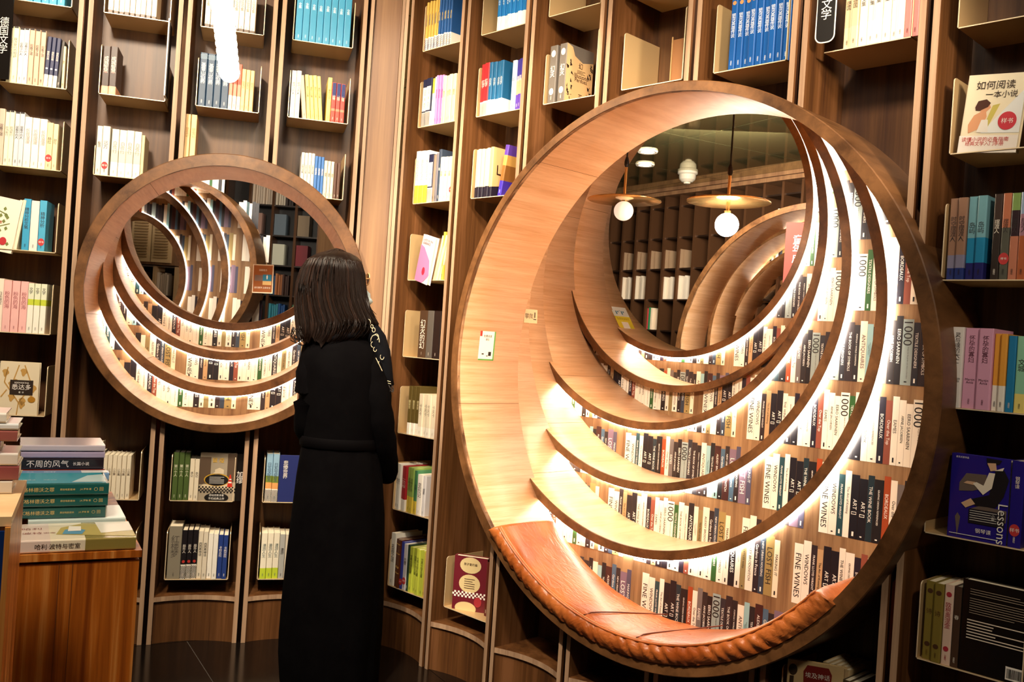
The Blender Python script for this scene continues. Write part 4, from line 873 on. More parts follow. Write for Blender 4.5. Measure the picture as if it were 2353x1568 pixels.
# ------------------------------------------------------------------ pendant lamps hanging inside the nook
def pendant(label, gx, gy, gr, dx, dy, dr, topy, M, D, lit, blacky):
    s, z = onwall(M, D, gx, gy); g = M @ Vector((s, D, z)); d = g.y
    s2, z2 = onwall(M, D, dx, dy); dc = M @ Vector((s2, D, z2)); dc = Vector((g.x, g.y, dc.z))
    R = dr*d/F; r = gr*d/F
    root = thing('pendant_lamp', label, 'lamp', T(dc.x, dc.y, dc.z))
    gz = g.z-dc.z
    mb = MB(); mb.lathe([(0, .004), (R*.3, .004), (R-.003, .0035), (R, 0), (R-.003, -.0025), (R*.3, -.002), (0, -.002)], seg=56); obj('brass_disc', mb.mesh('brass_disc', GOLDM, True), root)
    mb = MB(); mb.sphere((0, 0, gz), r, nu=28, nv=18); obj('glass_globe', mb.mesh('glass_globe', plain('fff0da', .3, emit=lit, name='globe_glass'), True), root)
    mb = MB(); mb.tube([(0, 0, gz+r*.92), (0, 0, -.002)], .008, 12); mb.tube([(0, 0, gz+r*.95), (0, 0, gz+r*.95+.012)], .014, 14); obj('globe_stem', mb.mesh('globe_stem', GOLDM), root)
    s3, z3 = onwall(M, D, dx, blacky); bz = z3-z2
    mb = MB(); mb.tube([(0, 0, .004), (0, 0, bz)], .0065, 12); obj('brass_rod', mb.mesh('brass_rod', GOLDM), root)
    mb = MB(); mb.lathe([(.0, .03), (.006, .03), (.011, .01), (.011, -.005), (.005, -.02), (0, -.02)], (0, 0, bz), 14); obj('cable_grip', mb.mesh('cable_grip', INK), root)
    zt = 2.5-dc.z
    mb = MB(); mb.tube([(0, 0, bz), (0, 0, zt)], .004, 8); obj('cable', mb.mesh('cable', INK), root)
    return root
pendant('brass disc pendant with dim cream globe, hanging further left inside the large nook', 1433, 485, 22.5, 1435, 461, 85, 340, MR, .9, .45, 377)
pendant('brass disc pendant with brightly lit globe, right one inside the large nook', 1670, 517, 27, 1678, 464, 96, 262, MR, .9, 105, 395)

# ------------------------------------------------------------------ beaded lamp in front of the left wall
p0, p1 = at(500, -90, 3.0), at(527, 166, 2.9)
lamp = thing('bead_string_lamp', 'glowing string of overlapping glass bead bulbs hanging before the left bookcases', 'lamp', T(*p1))
nb = 17
me_ = MB(); me_.sphere((0, 0, 0), 1, nu=20, nv=12); beadm = me_.mesh('bead', plain('ffe9c4', .3, emit=60, name='bead_glow'), True)
for i in range(nb):
    t = i/(nb-1); p = p1.lerp(p0, t)-p1
    obj('bead', beadm, lamp, T(*p) @ Matrix.Scale(.031+.003*math.sin(t*2.2), 4))
mb = MB(); mb.tube([p0-p1, p0-p1+Vector((-.05, .0, 3.07-p0.z))], .004, 6); obj('cable', mb.mesh('cable', INK), lamp)
mb = MB(); mb.tube([(0, 0, 0), p0-p1], .004, 6); obj('core_wire', mb.mesh('core_wire', GOLDM), lamp)

# ------------------------------------------------------------------ category signs
def sign(label, m, w, h, txt, rr_=.0, outline=False, vert=True, tw=.6):
    t = thing('category_sign', label, 'sign', m)
    mb = MB(); r = rr_; pts = []
    for cx, cz, s0 in ((w-r, h-r, 0), (r, h-r, pi/2), (r, r, pi), (w-r, r, 3*pi/2)):
        if r: pts += [(cx+r*math.cos(s0+k*pi/12), cz+r*math.sin(s0+k*pi/12)) for k in range(7)]
        else: pts.append((cx, cz))
    mb.prism(pts, 0, .004); obj('sign_board', mb.mesh('sign_board', plain('14100e', .35)), t)
    if outline:
        mb = MB(); mb.tube([(a, -.001, b) for a, b in pts+pts[:1]], .002, 5); obj('white_edge', mb.mesh('white_edge', WHT), t)
    mb = MB(); text_into(mb, txt, (w/2, -.0008, h/2), X_, Z_, w*tw, h*.86, vert=vert); obj('sign_lettering', mb.mesh('sign_lettering', WHT), t)
    return t
sign('black upright sign with white characters at the left end of the second row', ML @ T(-W+.055, .015, trayz(-3)) @ RZ(-.35), .062, .345, '德国文学')
s_, z_ = onwall(MR, 0, 1874, 102)
sign('black rounded sign with two white characters beside the cream and pink books', MR @ T(s_, -.003, z_) @ RZ(.1), .055, .25, '外国文学', .02, True, tw=.55)
s_, z_ = onwall(ML, .03, 538, 1152)
sign('narrow black sign with an author name beside the street-picture novel', ML @ T(s_, .05, trayz(2)), .034, .2, '加缪', tw=.8)
s_, z_ = onwall(ML, 0, 378, 222)
t_ = thing('category_sign', 'thin white sign seen edge-on in the second column, second row', 'sign', ML @ T(s_-.002, -.02, z_))
mb = MB(); mb.box(0, .005, 0, .09, .0, .315); obj('sign_board', mb.mesh('sign_board', WHT), t_)
mb = MB(); mb.box(.005, .008, .004, .09, .008, .3); obj('sign_backing', mb.mesh('sign_backing', INK), t_)

# ------------------------------------------------------------------ beyond the openings: the hall's other side
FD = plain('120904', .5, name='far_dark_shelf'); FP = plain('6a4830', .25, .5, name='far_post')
def far_shelf(label, m, n, w, ztop, rowz, fill=None, post=FP):
    t = thing('tall_bookcase', label, 'bookcase', m)
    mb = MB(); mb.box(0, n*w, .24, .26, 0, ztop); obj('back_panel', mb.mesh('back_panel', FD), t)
    mp = MB(); mp.box(-.014, .014, 0, .24, 0, ztop); pm = mp.mesh('upright', post)
    for i in range(n+1): obj('upright', pm, t, T(i*w, 0, 0))
    ms = MB(); ms.box(0, n*w, .02, .24, -.008, .008); sm = ms.mesh('shelf', plain('24150c', .4))
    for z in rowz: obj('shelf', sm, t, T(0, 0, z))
    return t
_FB = {}
def far_books(m, w, i, z, lst, what, grp):
    mb, mats = _FB.setdefault(grp, (MB(), [])); x = i*w+.018
    for n, th, h, c, d in lst:
        if c not in mats: mats.append(c)
        for j in range(n):
            k = len(mb.v); mb.box(x, x+th*.8, .03+.012*((j*3) % 4), .18, z+.009, z+.009+h*(1-.04*((j*5) % 3)), mats.index(c))
            mb.v[k:] = [tuple(m @ Vector(p)) for p in mb.v[k:]]; x += th+.002
# right opening
q = at(1425, 600, 10.6); MF = T(q.x, q.y, 0) @ RZ(math.radians(-56))
zr = [H+.33*i-.02 for i in (-4, -3, -2, -1, 0, 1, 2, 3)]
def rowz_at(px, py, d): return at(px, py, d).z
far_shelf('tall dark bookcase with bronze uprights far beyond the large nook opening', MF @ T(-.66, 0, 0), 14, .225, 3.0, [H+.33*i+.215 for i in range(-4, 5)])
zb_ = H+.33*2+.215
fg = 'books far beyond the large nook'
far_books(MF, .225, 0, zb_-.33+.0, [(6, .026, .25, 'e6d8c4', 'cream far volume')], 'left cell of the lit shelf', fg)
far_books(MF, .225, 1, zb_-.33, [(7, .024, .26, 'ddd0bc', 'pale far volume')], 'second cell of the lit shelf', fg)
far_books(MF, .225, 3, zb_-.33, [(4, .03, .24, 'e9dcc8', 'white far volume')], 'fourth cell of the lit shelf', fg)
far_books(MF, .225, 4, zb_-.33, [(6, .027, .25, 'e4d8c6', 'ivory far volume')], 'fifth cell of the lit shelf', fg)
far_books(MF, .225, 2, zb_-.66, [(1, .03, .23, 'c8404a', 'red far volume'), (1, .03, .24, '2f8a5a', 'green far volume'), (4, .03, .235, 'ecd9c0', 'cream far volume')], 'cell under the lit shelf', fg)
for i in range(5): far_books(MF, .225, i, zb_, [(3, .02, .2, 'a08468', 'thin tan far volume')], ['first', 'second', 'third', 'fourth', 'fifth'][i]+' cell of the upper shelf', fg)
far_books(MF, .225, 2, zb_-.99, [(1, .12, .22, 'e0b8b8', 'cover-out pink far volume')], 'lower cell beyond the large nook', fg)
b0 = obj('beam', None, None, MF, kind='structure')
mb = MB(); mb.box(-1.2, 4.2, -.05, .3, 3.0, 3.04); obj('beam_board', mb.mesh('beam_board', PANEL), b0)
mb = MB(); mb.box(-1.2, 4.2, -.07, .3, 3.043, 3.079); obj('beam_board', mb.mesh('beam_board', PANEL), b0)
# smoke detector and down-lights on the mirrored ceiling
p = at(1580, 400, 7.6); k_ = (3.06-H)/(p.z-H); p = Vector((p.x*k_, p.y*k_, 3.06))
t_ = thing('smoke_detector', 'white smoke detector on the mirrored ceiling beyond the large nook', 'detector', T(p.x, p.y, 3.08))
mb = MB(); mb.lathe([(0, -.10), (.05, -.10), (.075, -.075), (.08, -.05), (.08, -.03), (.095, -.02), (.095, 0)], seg=28); obj('housing', mb.mesh('housing', plain('b8b0a0', .6), False), t_)
mb = MB(); mb.lathe([(.0, -.115), (.03, -.115), (.035, -.1)], seg=20); obj('sensor_cap', mb.mesh('sensor_cap', plain('c8bda8', .5)), t_)
for i, (x, y) in enumerate(((1488, 352), (1482, 382), (1643, 428))):
    p = at(x, y, 6); k_ = (3.06-H)/(p.z-H); p = Vector((p.x*k_, p.y*k_, 3.06))
    t_ = thing('downlight', 'round ceiling downlight beyond the large nook, '+['upper left', 'lower left', 'nearest the beam'][i]+' one', 'lamp', T(p.x, p.y, 3.078), 'ceiling downlights')
    mb = MB(); mb.lathe([(.06, -.012), (.085, -.014), (.09, 0)], seg=28); obj('trim_ring', mb.mesh('trim_ring', plain('e8e0d0', .4)), t_)
    mb = MB(); mb.lathe([(0, -.01), (.062, -.01)], seg=28); obj('diffuser', mb.mesh('diffuser', plain('fff2da', .4, emit=9, name='downlight_glow')), t_)
MFN = T(1.9, 8.0, 0) @ RZ(math.radians(-50))
FN = [(.688, H-.04, 1.25, -.05), (.50, H+.12, 1.0, .3), (.45, H+.03, .98, .6), (.28, H-.17, .98, .9)]
nook('far_round_nook', 'pale oak round nook seen far away through the large nook opening', MFN, FN, (.688, H-.04, 1.3), 1.3, .05, {1: (-.3, 2.9), 2: (-.3, 2.9)}, seg=96, lm=LEDF)
mural(MFN, .33, FN[0], FN[1], 'printed bookshelf wallpaper in the far round nook, outer crescent', (1830, 530, 'LOST FISH'), False)
mural(MFN, .63, FN[1], FN[2], 'printed bookshelf wallpaper in the far round nook, second crescent', (1800, 600, 'LOST FISH'), False)
t_ = thing('book_poster', 'pink poster with white characters seen at the right edge of the nook opening', 'poster', T(*at(1822, 600, 7.5)) @ RZ(-.5))
mb = MB(); mb.box(-.07, .14, 0, .01, -.19, .31); obj('poster_sheet', mb.mesh('poster_sheet', plain('7c2e22', .7)), t_)
mb = MB(); text_into(mb, '童年成长', (.03, -.002, .06), X_, Z_, .1, .3, vert=True); obj('poster_lettering', mb.mesh('poster_lettering', WHT), t_)
mb = MB(); mb.tube([(0, .02, .28), (0, .02, -at(1822, 600, 7.5).z+.01)], .008, 8); mb.box(-.12, .12, -.1, .12, -at(1822, 600, 7.5).z+.001, -at(1822, 600, 7.5).z+.012); obj('stand', mb.mesh('stand', INK), t_)
area('far_fill', (1.5, 6.2, 2.98), (2.6, 8.6, 1.3), 120, 1.2, 1.2); area('far_fill', (1.5, 7.2, 2.98), (1.8, 9.6, 1.9), 60, 1.0, 1.0)
# left opening
MLN = T(-2.3, 6.5, 0)
LN = [(-.148, H+.361, .60, 0), (-.638, H+.296, .80, .3), (-.781, H+.3145, .70, .6), (-.839, H+.315, .48, .9)]
nook('far_stepped_nook', 'stepped round nook seen through the small nook opening', MLN, LN, (-.148, H+.361, .645), 1.3, .05, {1: (-1.4, 1.3), 2: (-1.4, 1.3), 3: (-1.4, 1.3)}, th=.05, seg=96, lm=LEDF)
for i, nm in ((1, 'outer crescent'), (2, 'middle crescent'), (3, 'inner crescent')):
    mural(MLN, LN[i][3]+.03, LN[i-1], LN[i], 'printed bookshelf wallpaper beyond the small nook, '+nm, [(560, 600, 'FINE WINES'), (505, 600, 'FINE WINES'), (455, 600, 'FINE WINES')][i-1], False)
q = at(573, 480, 10.3); MG = T(q.x, q.y, 0)
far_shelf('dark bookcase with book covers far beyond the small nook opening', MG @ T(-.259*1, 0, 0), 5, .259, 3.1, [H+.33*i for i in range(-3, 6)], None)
lg = 'books far beyond the small nook'
far_books(MG, .259, 0, H+1.32, [(8, .026, .23, 'e6d2bc', 'white far book with red foot')], 'top shelf left cell', lg)
far_books(MG, .259, 1, H+1.32, [(4, .026, .23, 'dccfba', 'pale far book'), (3, .026, .22, '3a2c28', 'dark far book')], 'top shelf second cell', lg)
far_books(MG, .259, 0, H+.99, [(1, .15, .23, 'b08a7c', 'cover-out rose brown far book')], 'second shelf left cell', lg)
far_books(MG, .259, 1, H+.99, [(1, .16, .23, '6a7a88', 'cover-out slate blue far book')], 'second shelf middle cell', lg)
far_books(MG, .259, 2, H+.99, [(1, .16, .23, '9a8468', 'cover-out tan ink-print far book')], 'second shelf right cell', lg)
far_books(MG, .259, 1, H+.66, [(1, .16, .23, 'dfe0cc', 'cover-out cream far book with green leaves')], 'third shelf middle cell', lg)
far_books(MG, .259, 2, H+.66, [(1, .16, .23, '8a1c2c', 'cover-out crimson far book')], 'third shelf right cell', lg)
far_books(MG, .259, 1, H+.33, [(2, .024, .23, '3a6a9a', 'blue far book'), (3, .024, .235, 'c07a4a', 'orange far book'), (3, .022, .23, '4a2c24', 'brown far book')], 'fourth shelf middle cell', lg)
far_books(MG, .259, 0, H+.0, [(3, .024, .23, '7a9a4a', 'green far book'), (3, .024, .23, 'c86a4a', 'coral far book')], 'fifth shelf left cell', lg)
far_books(MG, .259, 1, H+.0, [(4, .024, .23, '3f9ab0', 'teal far book'), (3, .022, .235, '2a5a9a', 'deep blue far book')], 'fifth shelf middle cell', lg)
far_books(MG, .259, 2, H+.0, [(4, .024, .23, '4a7a5a', 'moss far book')], 'fifth shelf right cell', lg)
q = at(735, 560, 10.2); o = obj('wall_far', None, None, T(q.x, q.y-.1, 0) @ RZ(-.3), kind='structure'); mb = MB(); mb.box(0, 1.2, 0, .05, 0, 3.2); obj('panel', mb.mesh('panel', PANEL), o)
# louvred cabinet in the innermost part of the left opening
q = at(303, 575, 9.0); MC = T(q.x, q.y, 0)
t_ = thing('louvred_cabinet', 'pale cabinet with two louvred doors far inside the small nook opening', 'cabinet', MC)
zc = at(350, 530, 9.0).z
mb = MB(); mb.box(-.3, .40, .05, .3, zc-.32, zc+.7); obj('cabinet_body', mb.mesh('cabinet_body', PANEL), t_)
for i in range(2):
    x0 = -.02+i*.2
    mb = MB(); mb.box(x0, x0+.19, .02, .05, zc-.3, zc+.14); d_ = obj('door', mb.mesh('door', plain('d8b88a', .5)), t_)
    ml = MB(); ml.box(x0+.03, x0+.16, .0, .02, 0, .014); lm = ml.mesh('louvre', plain('a8865a', .5))
    for k in range(14): obj('louvre', lm, d_, T(0, 0, zc-.26+k*.027))
far_shelf('pale bookcase below the louvred cabinet beyond the small nook', MC @ T(-.02, .1, 0), 3, .21, zc-.33, [zc-.62-.33*i for i in range(4)], None, plain('c8a47a', .4))
far_books(MC @ T(-.02, .1, 0), .21, 0, zc-.62, [(5, .022, .22, '6a4a3a', 'brown small far book')], 'cell under the louvres', lg)
far_books(MC @ T(-.02, .1, 0), .21, 1, zc-.62, [(5, .022, .22, 'd8c4b0', 'pale small far book')], 'second cell under the louvres', lg)
area('far_fill', (-1.9, 5.4, 2.98), (-2.2, 8.5, 1.6), 85, 1.2, .8)
for g_, (mb, mats) in _FB.items():
    o = thing('distant_books', ('rows of tiny books on the dark shelves far beyond the large nook opening' if 'large' in g_ else 'small books and covers on the dark shelves far beyond the small nook opening'), 'books', None, None, mb.mesh('distant_books', [plain(c, .5) for c in mats])); o['kind'] = 'stuff'
# little poster taped at the right of the small nook opening
q = at(604, 641, 4.55)
t_ = thing('taped_poster', 'small brown and blue poster with white border hanging in the small nook opening', 'poster', T(*q) @ RZ(-.12) @ Matrix.Rotation(-.02, 4, 'Y'))
pw, ph = .052, .070
mb = MB(); mb.box(-pw, pw, 0, .002, -ph, ph); obj('poster_sheet', mb.mesh('poster_sheet', plain('ece0cc', .5)), t_)
def rq(nm, c, a0_, a1_, b0_, b1_, l): mb = MB(); mb.quad([(a0_, -l, b0_), (a1_, -l, b0_), (a1_, -l, b1_), (a0_, -l, b1_)]); obj(nm, mb.mesh(nm, plain(c, .5)), t_)
rq('brown_field', '9a5a2c', -pw*.92, pw*.92, -ph*.93, ph*.93, .0006); rq('photo_left', '7a6a66', -pw*.8, 0, -ph*.15, ph*.25, .0012); rq('blue_square', '2a86b0', 0, pw*.85, -ph*.15, ph*.3, .0014); rq('cream_square', 'e0c084', 0, pw*.85, -ph*.42, -ph*.15, .0014)
mb = MB(); text_into(mb, '请勿攀爬 注意安全', (0, -.002, -ph*.62), X_, Z_, pw*1.6, ph*.2); text_into(mb, '温馨提示', (0, -.002, ph*.6), X_, Z_, pw*1.4, ph*.14); mb.quad([(.02, -.002, -.002), (.024, -.002, -.002), (.026, -.002, .012), (.022, -.002, .02), (.018, -.002, .012)])
obj('poster_lettering', mb.mesh('poster_lettering', WHT), t_)
# ------------------------------------------------------------------ display tables and their book stacks
S1 = 1.118; MT = T(at(22, 1276, 1.9).x, 1.9, 0) @ RZ(math.radians(28)); ZTB = at(22, 1276, 1.9).z
t_ = thing('display_table', 'orange-brown wooden display pedestal with a large open book lying across its front edge', 'table', MT)
t_['label'] = 'orange-brown wooden display pedestal under the stacks of flat-lying books'
tw_ = .222*S1
mb = MB(); mb.box(0, tw_, .0, .72, .0, ZTB-.022); obj('pedestal_body', mb.mesh('pedestal_body', TAB), t_)
mb = MB(); mb.box(-.002, tw_+.004, -.004, .724, ZTB-.016, ZTB-.001); obj('table_top', mb.mesh('table_top', TAB), t_)
for x in (.082*S1, .105*S1): mb = MB(); mb.box(x, x+.0012, -.0008, .0, .0, ZTB-.022); obj('board_joint', mb.mesh('board_joint', plain('6e3a14', .6)), t_)
def flat(label, x, y, z, L, th, dp, c, title=None, ink='f0e6d6', yaw=0, top=None, rough=.22, spine=None, grp='books lying flat on the display pedestal', m=None, edge=None):
    if m is None: x, y, L, th, dp = x*S1, y*S1, L*S1, th*S1, dp*S1
    mm = (m or MT) @ T(x, y, z) @ RZ(yaw) @ T(0, 0, th/2) @ Matrix.Rotation(pi/2, 4, 'Y') @ T(0, 0, 0)
    # local z of the standing book now runs along +x
    bands = [(0, 1, c)] if not spine else spine
    o = thing('book', label, 'book', mm, grp, cover_mesh(th, L, dp, bands, rough)); obj('page_block', page_mesh(th, L, dp), o)
    if title:
        tb = MB()
        for s, cz, w, h in title: text_into(tb, s, (0, -.0006, L*cz), Z_, -X_, w*L, th*h)
        obj('spine_title', tb.mesh('spine_title', plain(ink, .5)), o)
    if top: top(o, th, L, dp)
    return o
def topart(o, th, nm, c, fn):      # cover seen from above: (a along the length, b away from the viewer)
    mb = MB(); fn(mb); mb.v = [(-th/2-.0005*p[2], p[1], p[0]) for p in mb.v]; obj(nm, mb.mesh(nm, plain(c, .25)), o)
def tr(mb, a0_, a1_, b0_, b1_, l=1): mb.quad([(a0_, b0_, l), (a1_, b0_, l), (a1_, b1_, l), (a0_, b1_, l)])
def tt(mb, s, a, b, w, h, l=2): text_into(mb, s, (a, b, l), X_, Y_, w, h)
def top_hp(o, th, L, dp):
    topart(o, th, 'meadow_print', 'b8a860', lambda mb: mb.quad([(L*.35, dp*.3, 1), (L, dp*.05, 1), (L, dp*.6, 1), (L*.6, dp*.95, 1), (L*.4, dp*.7, 1)]))
    topart(o, th, 'cloud_print', 'e9e6da', lambda mb: mb.quad([(L*.72, dp*.3, 1.5), (L, dp*.4, 1.5), (L, dp*.98, 1.5), (L*.7, dp*.98, 1.5)]))
    topart(o, th, 'flying_car_print', '5f97b8', lambda mb: [mb.quad([(L*.4, dp*.3, 2), (L*.56, dp*.26, 2), (L*.6, dp*.5, 2), (L*.52, dp*.62, 2), (L*.43, dp*.55, 2)])])
    topart(o, th, 'car_roof_print', 'efece2', lambda mb: mb.quad([(L*.45, dp*.45, 3), (L*.56, dp*.45, 3), (L*.57, dp*.72, 3), (L*.47, dp*.76, 3)]))
    topart(o, th, 'cover_title', '8c4a4a', lambda mb: [tt(mb, '哈利', L*.16, dp*.66, L*.16, dp*.22), tt(mb, '波特', L*.16, dp*.4, L*.16, dp*.2), tt(mb, '密室', L*.3, dp*.4, L*.1, dp*.16)])
flat('white and green wrapped book lying across the pedestal front, car on its cover', .002, .002, ZTB, .212, .024, .15, 'e9dcc6', [('哈利·波特与密室', .36, .36, .62)], '3a2418', top=top_hp, spine=[(0, .3, 'e6d2c6'), (.3, .58, 'ece2c6'), (.58, 1, '8f8040')])
flat('pale teal book underneath the three green volumes', .03, .16, ZTB, .18, .03, .14, 'cfe0dc')
gz = ZTB+.030*S1+.0006
for i in range(3):
    th = .0235
    def top_g(o, th, L, dp):
        topart(o, th, 'teal_wash', '2f94a8', lambda mb: tr(mb, L*.03, L*.97, dp*.02, dp*.98)); topart(o, th, 'pale_wash', 'b8d4d6', lambda mb: mb.quad([(L*.6, dp*.1, 2), (L*.97, dp*.1, 2), (L*.97, dp*.8, 2), (L*.8, dp*.7, 2)]))
        topart(o, th, 'cover_title', 'e0e4d8', lambda mb: [tt(mb, '神奇动物', L*.38, dp*.3, L*.14, dp*.36, 3), tt(mb, '格林德沃', L*.14, dp*.3, L*.18, dp*.26, 3)])
    flat(['lowest', 'middle', 'topmost'][i]+' of three dark green books with gold lettering, stacked on the pedestal', [.008, .004, 0][i], [.168, .165, .16][i], gz, [.163, .17, .174][i], th, .14, '1d5a58',
         [('格林德沃之罪', .26, .32, .8), ('原创电影剧本', .56, .16, .6), ('J.K.罗琳 著', .75, .12, .3), ('〇', .09, .04, .8), ('〇', .86, .04, .8), ('回', .92, .04, .6)], 'd8c27a', top=top_g if i == 2 else None)
    gz += th*S1+.0006
def top_b(o, th, L, dp): topart(o, th, 'white_panel', 'e6e8ea', lambda mb: tr(mb, L*.68, L*.98, dp*.05, dp*.95)); topart(o, th, 'cover_title', 'eef2f4', lambda mb: [tt(mb, '你好', L*.32, dp*.35, L*.14, dp*.5), tt(mb, '生活', L*.1, dp*.35, L*.08, dp*.3)])
bz = ZTB
for i, (c, th, lab) in enumerate((('2c6a70', .03, 'deep teal book at the bottom of the rear stack'), ('9a4a34', .03, 'rust red book second from bottom in the rear stack'), ('3a7a80', .025, 'sea green book third from bottom in the rear stack'), ('7a2c24', .016, 'brick red book under the dark one in the rear stack'))):
    flat(lab, .0, .345, bz, .18, th, .14, c); bz += th*S1+.0006
flat('light blue book with white panel behind the green volumes', .006, .312-.0, gz-.004, .178, .02, .03, '7fa8d4', top=top_b) if False else None
blue_z = gz-.018*S1
flat('light blue book with white cover panel between green volumes and rear stack', .014, .305, blue_z, .172, .016, .038, '7fa8d4', top=top_b)
flat('rust book with cream edges supporting the light blue one', .016, .307, ZTB, .17, (blue_z-ZTB-.0006)/S1, .036, 'b8a48c')
zz = max(bz, at(30, 1063, 2.06).z)
flat('dark plum book with white lettering in the rear stack', .012, .345, bz, .165, .024, .14, '241820', [('不周的风气', .32, .5, .75), ('长篇小说', .72, .2, .4)], 'e6dcd8')
flat('lilac wrapped book on the dark plum book', .012, .345, bz+.0246*S1, .166, .013, .14, 'a89ab8'); flat('pale mauve wrapped book topping the rear stack', .010, .345, bz+.0395*S1, .168, .013, .14, 'c8bcc8')
# taller table at the left edge with a blue poster
q = at(27, 1188, 1.46); MT2 = T(q.x, q.y, 0) @ RZ(math.radians(24)); ZL = q.z
t_ = thing('display_table', 'taller birch-topped display table at the left edge with a blue poster panel', 'table', MT2)
mb = MB(); mb.box(-.5, -.003, .003, .34, 0, ZL-.016); obj('table_body', mb.mesh('table_body', TAB), t_)
mb = MB(); mb.box(-.5, .0, .0, .35, ZL-.015, ZL); obj('table_top', mb.mesh('table_top', TABT), t_)
mb = MB(); mb.box(-.008, .0, -.006, .003, .0, ZL-.016); obj('poster_frame', mb.mesh('poster_frame', TAB), t_)
mb = MB(); mb.box(-.46, -.008, -.003, .003, .05, ZL-.022); obj('blue_poster', mb.mesh('blue_poster', plain('12306a', .3)), t_)
for i, (c, th, L) in enumerate((('d8d0c4', .024, .14), ('8a4a4a', .026, .145), ('dcd6d0', .022, .15), ('5a342c', .02, .13), ('9a5a54', .02, .14), ('dfe2e4', .012, .14), ('ece8de', .018, .13))):
    q0 = at(-90, 1090, 1.75)
    flat(['cream wrapped book at the bottom', 'rose wrapped book second from bottom', 'white wrapped book third from bottom', 'brown wrapped book in the middle', 'dusty red wrapped book third from top', 'silver wrapped book second from top', 'white wrapped book on top'][i]+' of the left-edge stack', -.155+[0, .004, -.004, -.012, .003, .004, -.006][i], .2, ZL+sum([.024, .026, .022, .02, .02, .012, .018][:i]), L, th-.0006, .11, c, rough=.15, grp='books stacked on the tall table', m=MT2)

# ------------------------------------------------------------------ the woman
DW = 3.5
def wp(px, py, dy=0): v = at(px, py, DW); v.y += dy; return v
q = wp(762, 1500); BASE = Vector((q.x, DW, 0))
wom = thing('person', 'woman with dark bobbed hair in a long black belted coat looking at the shelves', 'person', T(*BASE))
COAT = grain('black_wool', '020102', '050405', (60, 60, 60), rough=.9, bump=.2, spec=.05)
NAVY = plain('06070c', .8, spec=.1, name='navy_scarf'); SKIN = plain('c98f6a', .55, name='skin')
HAIR = bpy.data.materials.new('dark_hair'); HAIR.use_nodes = True; b = HAIR.node_tree.nodes['Principled BSDF']; b.inputs['Base Color'].default_value = lin('140a06'); b.inputs['Roughness'].default_value = .42; b.inputs['Specular IOR Level'].default_value = .22
HAIR2 = plain('26140b', .4, spec=.3, name='hair_sheen')
def wobj(nm, mb, mat, sm=True, lab=None):
    mb.v = [tuple(Vector(p)-BASE) for p in mb.v]; o = obj(nm, mb.mesh(nm, mat, sm), wom)
    if lab: o['label'] = lab
    return o
def loft(mb, rings, seg=40, fold=0, cap=True):
    n0 = len(mb.v)
    for i, (c, rx, ry, fo) in enumerate(rings):
        for k in range(seg):
            a = 2*pi*k/seg; f_ = 1+fo*(math.sin(7*a+1)+.5*math.sin(13*a+2+.2*i)+.3*math.sin(19*a))
            mb.v.append((c[0]+rx*math.cos(a)*f_, c[1]+ry*math.sin(a)*f_, c[2]))
    for i in range(len(rings)-1):
        for k in range(seg):
            k2 = (k+1) % seg; mb.f.append((n0+i*seg+k, n0+(i+1)*seg+k, n0+(i+1)*seg+k2, n0+i*seg+k2)); mb.m.append(0)
    if cap:
        mb.f.append(tuple(n0+k for k in range(seg))); mb.m.append(0); mb.f.append(tuple(n0+(len(rings)-1)*seg+k for k in range(seg))[::-1]); mb.m.append(0)
def ring(y, l, r, ry, fo=0, dy=0):
    a_, b_ = wp(l, y), wp(r, y); c = (a_+b_)/2; c.y += dy; return (c, (b_.x-a_.x)/2, ry, fo)
# continuous body (skin modifier), mostly under the clothes
def J(px, py, dy=0): return tuple(wp(px, py, dy)-BASE)
jn = [(J(768, 1090, .02), .12), (J(772, 1000, .02), .10), (J(776, 900, .03), .12), (J(778, 815, .03), .11), (J(776, 770, .03), .05), (J(778, 725, .03), .048),
      (J(722, 825, .02), .055), (J(700, 905, .01), .042), (J(694, 985, .04), .036), (J(716, 1055, .16), .03), (J(728, 1080, .19), .028),
      (J(838, 820, .04), .055), (J(868, 905, .03), .042), (J(884, 990, .05), .037), (J(885, 1060, .12), .03), (J(882, 1085, .14), .028),
      (J(730, 1130, .02), .085), (J(722, 1320, .02), .055), (tuple(wp(716, 1500, .04)-BASE), .04), ((BASE.x*0+J(715, 1570)[0], .06, .07), .036), ((J(715, 1570)[0]+.03, .14, .03), .03),
      (J(806, 1130, .02), .085), (J(805, 1320, .02), .055), (tuple(wp(803, 1500, .04)-BASE), .04), ((J(806, 1570)[0], .04, .07), .036), ((J(806, 1570)[0]+.05, .11, .03), .03)]
ed = [(0, 1), (1, 2), (2, 3), (3, 4), (4, 5), (3, 6), (6, 7), (7, 8), (8, 9), (9, 10), (3, 11), (11, 12), (12, 13), (13, 14), (14, 15), (0, 16), (16, 17), (17, 18), (18, 19), (19, 20), (0, 21), (21, 22), (22, 23), (23, 24), (24, 25)]
me = bpy.data.meshes.new('body'); me.from_pydata([j[0] for j in jn], ed, []); me.materials.append(SKIN)
bo = obj('body', me, wom); sk = bo.modifiers.new('skin', 'SKIN'); sv = me.skin_vertices[0].data if me.skin_vertices else None
if sv is None:
    import bmesh
    bm = bmesh.new(); bm.from_mesh(me); bm.verts.layers.skin.verify(); bm.to_mesh(me); bm.free(); sv = me.skin_vertices[0].data
for v_, (p_, r_) in zip(sv, jn): v_.radius = (r_*.8, r_*.8)
sv[0].use_root = True; sub = bo.modifiers.new('sub', 'SUBSURF'); sub.levels = 1; sub.render_levels = 1
